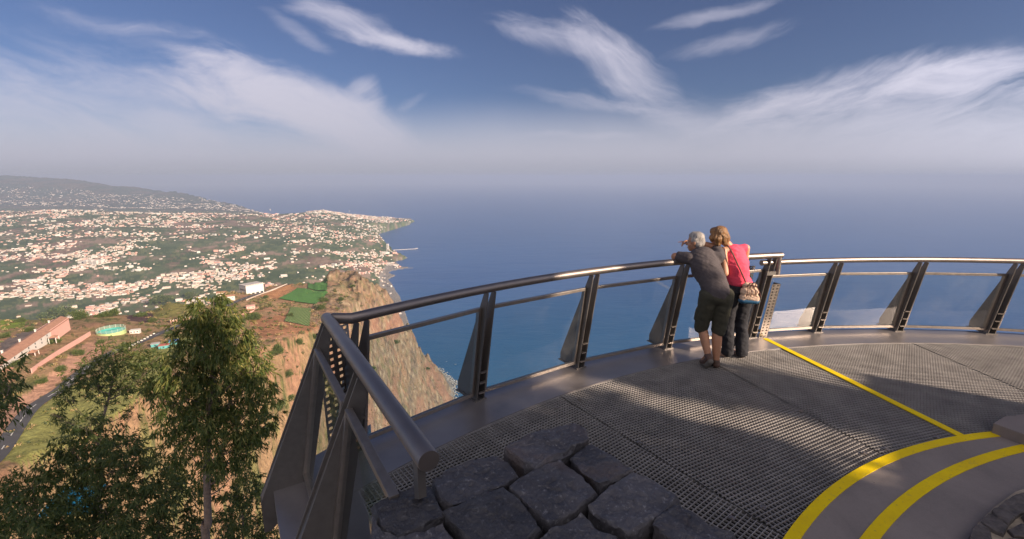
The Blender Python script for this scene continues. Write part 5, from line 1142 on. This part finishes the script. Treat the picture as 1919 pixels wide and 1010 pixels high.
for k in range(46):
    a = rng.uniform(-2.35, 2.35); r = .080 + rng.uniform(-.004, .010); x, y = sin(a) * r, -cos(a) * r * 1.12; top = rng.uniform(.02, .07); bot = -.085 - rng.uniform(0, .035)
    if abs(a) > 1.9: bot = -.05
    hair.append(('c', L(x * .8, y * .8, top), L(x * 1.12, y * 1.12, -.01), .022, .021)); hair.append(('c', L(x * 1.12, y * 1.12, -.01), L(x * 1.04 + rng.normal(0, .006), y * 1.04, bot), .021, .009))
blob('hair', hair, brown_hair, wr_, voxel=.006, smooth=2, noise=.012)
face_parts(wr_, L, R_, .95)
sg_ = blob('sunglasses', [('e', L(-.034, .090, .010), (.023, .006, .017), R_), ('e', L(.034, .090, .010), (.023, .006, .017), R_), ('c', L(-.012, .093, .014), L(.012, .093, .014), .004, .004), ('c', L(-.055, .08, .014), L(-.082, -.01, .012), .004, .004), ('c', L(.055, .08, .014), L(.082, -.01, .012), .004, .004)], lens_m, wr_, voxel=.003, smooth=2)
for A_, dx in ((AL, V3((-.145, .155, 0))), (AR, V3((-.055, .215, 0)))):
    h = V3((A_.x + .015, A_.y - .035, 0)); t = h + dx * 1.05; f = (t - h).normalized()
    o = blob('shoe', [('c', h + f * .03 + V3((0, 0, .028)), h + f * .10 + V3((0, 0, .030)), .030, .034), ('c', h + f * .10 + V3((0, 0, .026)), t - f * .03 + V3((0, 0, .022)), .034, .026)], pbr('pale_leather', (.50, .33, .25), rough=.6, var=.1) if 'pale_leather' not in MATS else MATS['pale_leather'], wr_, voxel=.005, smooth=3)
# ---------------- shoulder bag
bg = empty('shoulder_bag', (2.79, 5.17, .75), 'tan bucket bag with blue base hanging at the hip of the woman in pink', 'bag')
tan_m = pbr('tan_canvas', (.72, .50, .36), rough=.7, var=.14, scale=18, bump=.5, bscale=40); blu_m = pbr('blue_leather', (.035, .14, .26), rough=.5, var=.2, scale=12); str_m = pbr('strap_leather', (.13, .05, .04), rough=.5, var=.2, scale=20)
bd = [('c', V3((2.72, 5.175, .80)), V3((2.84, 5.15, .80)), .052, .052), ('c', V3((2.725, 5.175, .88)), V3((2.83, 5.155, .88)), .050, .048), ('c', V3((2.735, 5.18, .955)), V3((2.815, 5.165, .955)), .036, .034)]
blob('bag_body', bd, tan_m, bg, voxel=.006, smooth=8, noise=.012)
blob('bag_base', [('c', V3((2.72, 5.175, .772)), V3((2.84, 5.15, .772)), .057, .057, (1, 1, .62))], blu_m, bg, voxel=.006, smooth=5)
def strap_tube(name, pts, r, root, mat, n=8):
    mb = MB(); mb.tube(catmull([V3(p) for p in pts], 8), r, n); put(mb.build(name, mat, smooth=True), root)
strap_tube('strap', [(2.545, 5.43, 1.415), (2.545, 5.33, 1.405), (2.575, 5.272, 1.34), (2.63, 5.236, 1.22), (2.69, 5.222, 1.10), (2.735, 5.205, 1.0), (2.745, 5.185, .955)], .0085, bg, str_m)
for dx in (-.045, -.015, .02, .05): strap_tube('drawstring', [(2.775 + dx, 5.125, .965), (2.785 + dx * 1.4, 5.10, .90), (2.79 + dx * 1.8, 5.098, .835)], .0045, bg, str_m, 6)
for dx in (-.05, .05): strap_tube('handle', [(2.775 + dx, 5.13, .95), (2.775 + dx * .7, 5.11, .99), (2.775 + dx * .2, 5.11, 1.0), (2.775 - dx * .2, 5.13, .96)], .006, bg, str_m, 6)
# ================================================================== TREES
def leaves_for(blobs, dens, L, W, droop=1.0, name='crown', per=16, spread=.22, hollow=.35):
    """hanging sprays of narrow leaves filling a list of (centre, radius) blobs"""
    cs = []; ds = []
    for c, r in blobs:
        n = max(3, int(dens * r * r)); u = rng.normal(size=(n, 3)); u /= np.linalg.norm(u, axis=1, keepdims=True); rr = r * (hollow + (1 - hollow) * rng.random(n) ** .6)
        p = np.array(c) + u * rr[:, None] * np.array([1, 1, .95])
        k = per; tw = rng.normal(size=(n, 3)) * .6 + u * .8 + np.array([0, 0, -.7 * droop]); tw /= np.linalg.norm(tw, axis=1, keepdims=True)
        s_ = rng.random((n, k, 1)) * spread * 1.3; q = p[:, None] + tw[:, None] * s_ + rng.normal(0, .028, (n, k, 3)) * (spread / .22); cs.append(q.reshape(-1, 3))
        d = rng.normal(size=(n, k, 3)) * .55 + tw[:, None] * .5 + np.array([0, 0, -.95 * droop]); ds.append(d.reshape(-1, 3))
    c = np.concatenate(cs); d = np.concatenate(ds); v, f = leaf_quads(c, L, W, d); return mesh_np(name, v, f)
def tree(name, label, Yd, base, pxb, trunk_px, leafm, dens, L, W, tr, droop=1.0, depth=1.0, group=None, extra=[], twigs=True, cat='tree', jitter=.8):
    """crown blobs are surveyed in the photograph at forward distance Yd and spread in depth round it"""
    blobs = []
    for (x, y, r) in pxb:
        p = at(x, y, Yd); d = p.y * CT + (H - p.z) * ST; R_ = r * d / F; p = at(x, y, Yd + rng.normal(0, jitter * depth) * .6); blobs.append((tuple(p), R_))
        p2 = at(x + rng.normal(0, r * .3), y + rng.normal(0, r * .3), Yd + rng.choice([-1, 1]) * R_ * depth * 1.1); blobs.append((tuple(p2), R_ * .85))
    tp = [at(x, y, Yd) for x, y in trunk_px]; b0 = Vector((tp[0].x, tp[0].y, 0))
    gz = float(height(tp[0].x, max(8.5, tp[0].y))); gz = max(gz, tp[0].z - 14) if gz < tp[0].z else tp[0].z - 6
    root = empty(name, (tp[0].x, tp[0].y, gz), label, cat, group)
    pts = [Vector((tp[0].x + .1, tp[0].y + .1, gz - .5))] + tp; n = len(pts); mb = MB(); pts2 = catmull(pts, 6)
    mb.tube(pts2, [tr * (1.25 - .95 * k / (len(pts2) - 1)) for k in range(len(pts2))], 10); put(mb.build('trunk', bark_m, smooth=True), root)
    mb = MB()
    for (c, r) in blobs + [(tuple(e), .3) for e in extra]:
        c = Vector(c); j = min(range(len(pts2)), key=lambda k: abs((pts2[k].z) - (c.z - .75 * (Vector((c.x, c.y)) - Vector((pts2[k].x, pts2[k].y))).length)))
        s_ = pts2[j]; m_ = s_.lerp(c, .5) + Vector((rng.normal(0, .08), rng.normal(0, .08), -.10 * (c - s_).length)); w_ = tr * .32 * (1 - .5 * j / len(pts2))
        mb.tube(catmull([s_, m_, c], 5), [w_ * (1 - .75 * k / 10) for k in range(11)], 6)
        if twigs:
            for _ in range(3): e = c + Vector(rng.normal(0, r * .55, 3)); mb.tube([s_.lerp(c, .75), e.lerp(c, .5), e], [w_ * .35, w_ * .22, w_ * .08], 4)
    put(mb.build('branches', bark_m, smooth=True, recalc=False), root)
    put(link('crown', leaves_for(blobs, dens, L, W, droop), leafm), root); return root
tree('eucalyptus_tree', 'tall eucalyptus with drooping leaves and a slim pale trunk beside the left fence', 12.5, None,
     [(400, 570, 26), (382, 595, 34), (420, 598, 34), (362, 628, 36), (400, 632, 40), (442, 625, 32), (372, 655, 26), (438, 655, 28), (342, 690, 36), (395, 702, 36), (455, 682, 42), (308, 705, 34), (486, 702, 30), (425, 738, 44), (345, 745, 40), (292, 735, 18), (495, 740, 24), (385, 780, 46), (460, 785, 42), (322, 790, 30), (497, 785, 18), (352, 835, 38), (425, 842, 40), (478, 830, 26), (380, 885, 26), (445, 880, 24)],
     [(394, 1060), (390, 980), (388, 880), (392, 800), (398, 720), (400, 640), (400, 575)], leaf_euc, 126, .19, .036, .11)
tree('eucalyptus_tree', 'eucalyptus branches reaching in at the left edge of the picture', 8.0, None,
     [(-40, 660, 30), (-20, 700, 30), (6, 712, 20), (20, 722, 12), (-30, 745, 34), (-4, 755, 18), (-16, 790, 18), (-45, 800, 36)], [(-90, 1100), (-80, 950), (-60, 820), (-35, 720), (-25, 660)], leaf_dark, 120, .16, .032, .08)
tree('acacia_tree', 'thin open-crowned tree with bare forked stems behind the dark eucalyptus mass', 19.0, None,
     [(185, 690, 26), (215, 668, 26), (250, 665, 24), (280, 690, 26), (150, 712, 24), (120, 742, 20), (178, 722, 22), (240, 700, 26), (225, 735, 18), (275, 730, 20), (300, 668, 16), (98, 775, 14), (195, 760, 12), (250, 770, 12), (135, 790, 12)], [(195, 1000), (190, 900), (186, 820), (200, 760), (215, 700)], leaf_dark, 70, .19, .045, .09, droop=.4, depth=.8)
MASS = [
 ('eucalyptus_tree', 'dark eucalyptus filling the bottom left corner below the left-edge branches', 13.5, [(20, 935, 42), (-10, 975, 50), (60, 900, 34), (75, 955, 50), (30, 1005, 55), (110, 1000, 55), (60, 1050, 60)], [(40, 1250), (45, 1100), (50, 960)]),
 ('eucalyptus_tree', 'dark leafy eucalyptus crown below the thin open-crowned tree', 15.0, [(130, 830, 30), (160, 800, 26), (190, 820, 36), (230, 835, 34), (110, 870, 36), (160, 870, 44), (215, 880, 46), (255, 860, 34), (150, 925, 48), (210, 940, 50), (175, 990, 50)], [(180, 1250), (178, 1080), (180, 900), (185, 830)]),
 ('eucalyptus_tree', 'dark eucalyptus left of the tall trunk at the bottom edge', 14.2, [(275, 880, 34), (300, 920, 42), (345, 905, 30), (265, 955, 48), (330, 965, 46), (300, 1010, 55), (240, 1015, 44), (365, 1000, 30)], [(300, 1250), (298, 1100), (298, 930)]),
 ('eucalyptus_tree', 'dark shrubby tree right of the tall trunk at the bottom edge', 15.5, [(430, 925, 30), (462, 905, 22), (455, 965, 40), (500, 975, 26), (420, 995, 40), (475, 1010, 42), (515, 1020, 30)], [(455, 1250), (455, 1100), (455, 950)]),
]
for nm, lb, Yd, bl_, tp_ in MASS: tree(nm, lb, Yd, None, bl_, tp_, leaf_dark, 62, .22, .045, .08, droop=.75)
# blue tarpaulin sheet seen through the leaves
p = at(118, 968, 24); mb = MB(); mb.add([p + Vector((-1.6, 0, 0)), p + Vector((1.6, .3, .1)), p + Vector((1.2, 1.8, .9)), p + Vector((-1.4, 1.5, .8)), p + Vector((-1.6, 0, -.1)), p + Vector((1.6, .3, 0)), p + Vector((1.2, 1.8, .8)), p + Vector((-1.4, 1.5, .7))], [(0, 1, 2, 3), (7, 6, 5, 4), (0, 4, 5, 1), (1, 5, 6, 2), (2, 6, 7, 3), (3, 7, 4, 0)])
tag(mb.build('tarpaulin', pbr('blue_tarpaulin', (.02, .32, .48), rough=.5, var=.2, scale=3)), 'bright blue tarpaulin on the ground glimpsed through the dark trees', 'tarpaulin')
# ------------------------------------------------------------------ cliff top under the deck
def rock():
    nA, nZ = 96, 26; V_ = []
    for j in range(nZ):
        z = -.65 - (j / (nZ - 1)) ** 1.5 * 45
        for i_ in range(nA):
            a = 2 * pi * i_ / nA; r = 8.1 + .18 * (-z) + 1.1 * float(fbm(np.array([cos(a) * 3 + z * .2]), np.array([sin(a) * 3 + z * .13]), 5)[0]) * min(1, -z / 2)
            V_.append((C0.x + r * cos(a), C0.y + r * sin(a), z))
    F_ = [(j * nA + i_, j * nA + (i_ + 1) % nA, (j + 1) * nA + (i_ + 1) % nA, (j + 1) * nA + i_) for j in range(nZ - 1) for i_ in range(nA)] + [tuple(range(nA))]
    me = mesh_np('cliff_rock', np.array(V_), F_, smooth=True); tag(link('cliff_rock', me, pbr('cliff_rock', (.24, .17, .11), rough=.95, var=.4, scale=.8, bump=.8, bscale=4)), kind='structure')
rock()
# ------------------------------------------------------------------ what stands behind the look-out and shades it
AX = Vector((-SH.x, -SH.y, 0)); BX = Vector((.54, .84, 0)).normalized()
def AB(a, b, z=0): return AX * a + BX * b + Vector((0, 0, z))
vis = empty('visitor_building', AB(-11.5, 2), 'low white visitor building behind the look-out', 'building')
mb = MB(); mb.box(AB(-10.3, -1.2, 1.55), (2.4, 14.6, 3.1), axes=(AX, BX, Vector((0, 0, 1)))); put(mb.build('wall', wall_w), vis)
mb = MB(); mb.box(AB(-10.3, -1.2, 3.17), (2.7, 14.9, .14), axes=(AX, BX, Vector((0, 0, 1)))); put(mb.build('roof', grey_m), vis)
for k in range(6):
    mb = MB(); mb.box(AB(-9.08, -7 + 2.4 * k, 1.3), (.06, 1.6, 2.2), axes=(AX, BX, Vector((0, 0, 1)))); put(mb.build('window', win_m), vis)
def shade_tree(name, label, blobs, trunk, L, W, dens, leafm=leaf_dark):
    root = empty(name, AB(trunk[0], trunk[1], 0), label, 'tree'); mb = MB(); mb.tube([AB(trunk[0], trunk[1], 0), AB(trunk[0], trunk[1], trunk[2] * .5), AB(trunk[0], trunk[1], trunk[2])], [.16, .12, .05], 10); put(mb.build('trunk', bark_m, smooth=True), root)
    bb = [(tuple(AB(*b[:3])), b[3]) for b in blobs]; put(link('crown', leaves_for(bb, dens, L, W, .5, per=14, spread=.2, hollow=.1), leafm), root)
TA = -12.4
bl_ = []
for b in np.arange(-5.5, 3.2, .8):
    for z in np.arange(2.8, 8.4, .8): bl_.append((TA + rng.normal(0, .4), b + rng.normal(0, .06), z, .78))
shade_tree('shade_tree', 'broad dense evergreen behind the visitor building', bl_, (TA, -1, 7), .32, .16, 110)
bl_ = [(TA + rng.normal(0, .1), 3.66 + rng.normal(0, .09), z, .50) for z in np.arange(2.8, 8.0, .40)]
shade_tree('shade_tree', 'narrow evergreen beside the broad one behind the visitor building', bl_, (TA, 3.8, 7), .20, .10, 110)
bl_ = [(TA + rng.normal(0, .1), 5.14 + .12 * sin(z * 1.9), z, .31 + .07 * sin(z * 2.6)) for z in np.arange(2.2, 8.2, .26)]
shade_tree('cypress_tree', 'slim columnar cypress standing alone behind the visitor building', bl_, (TA, 5.16, 7.6), .16, .09, 420)
bl_ = [(TA, 5.66 + .08 * sin(z * 2), z, .07) for z in np.arange(4.3, 6.2, .12)]
shade_tree('shade_tree', 'thin young tree with few leaves behind the visitor building', bl_, (TA, 5.66, 5.6), .10, .05, 240)
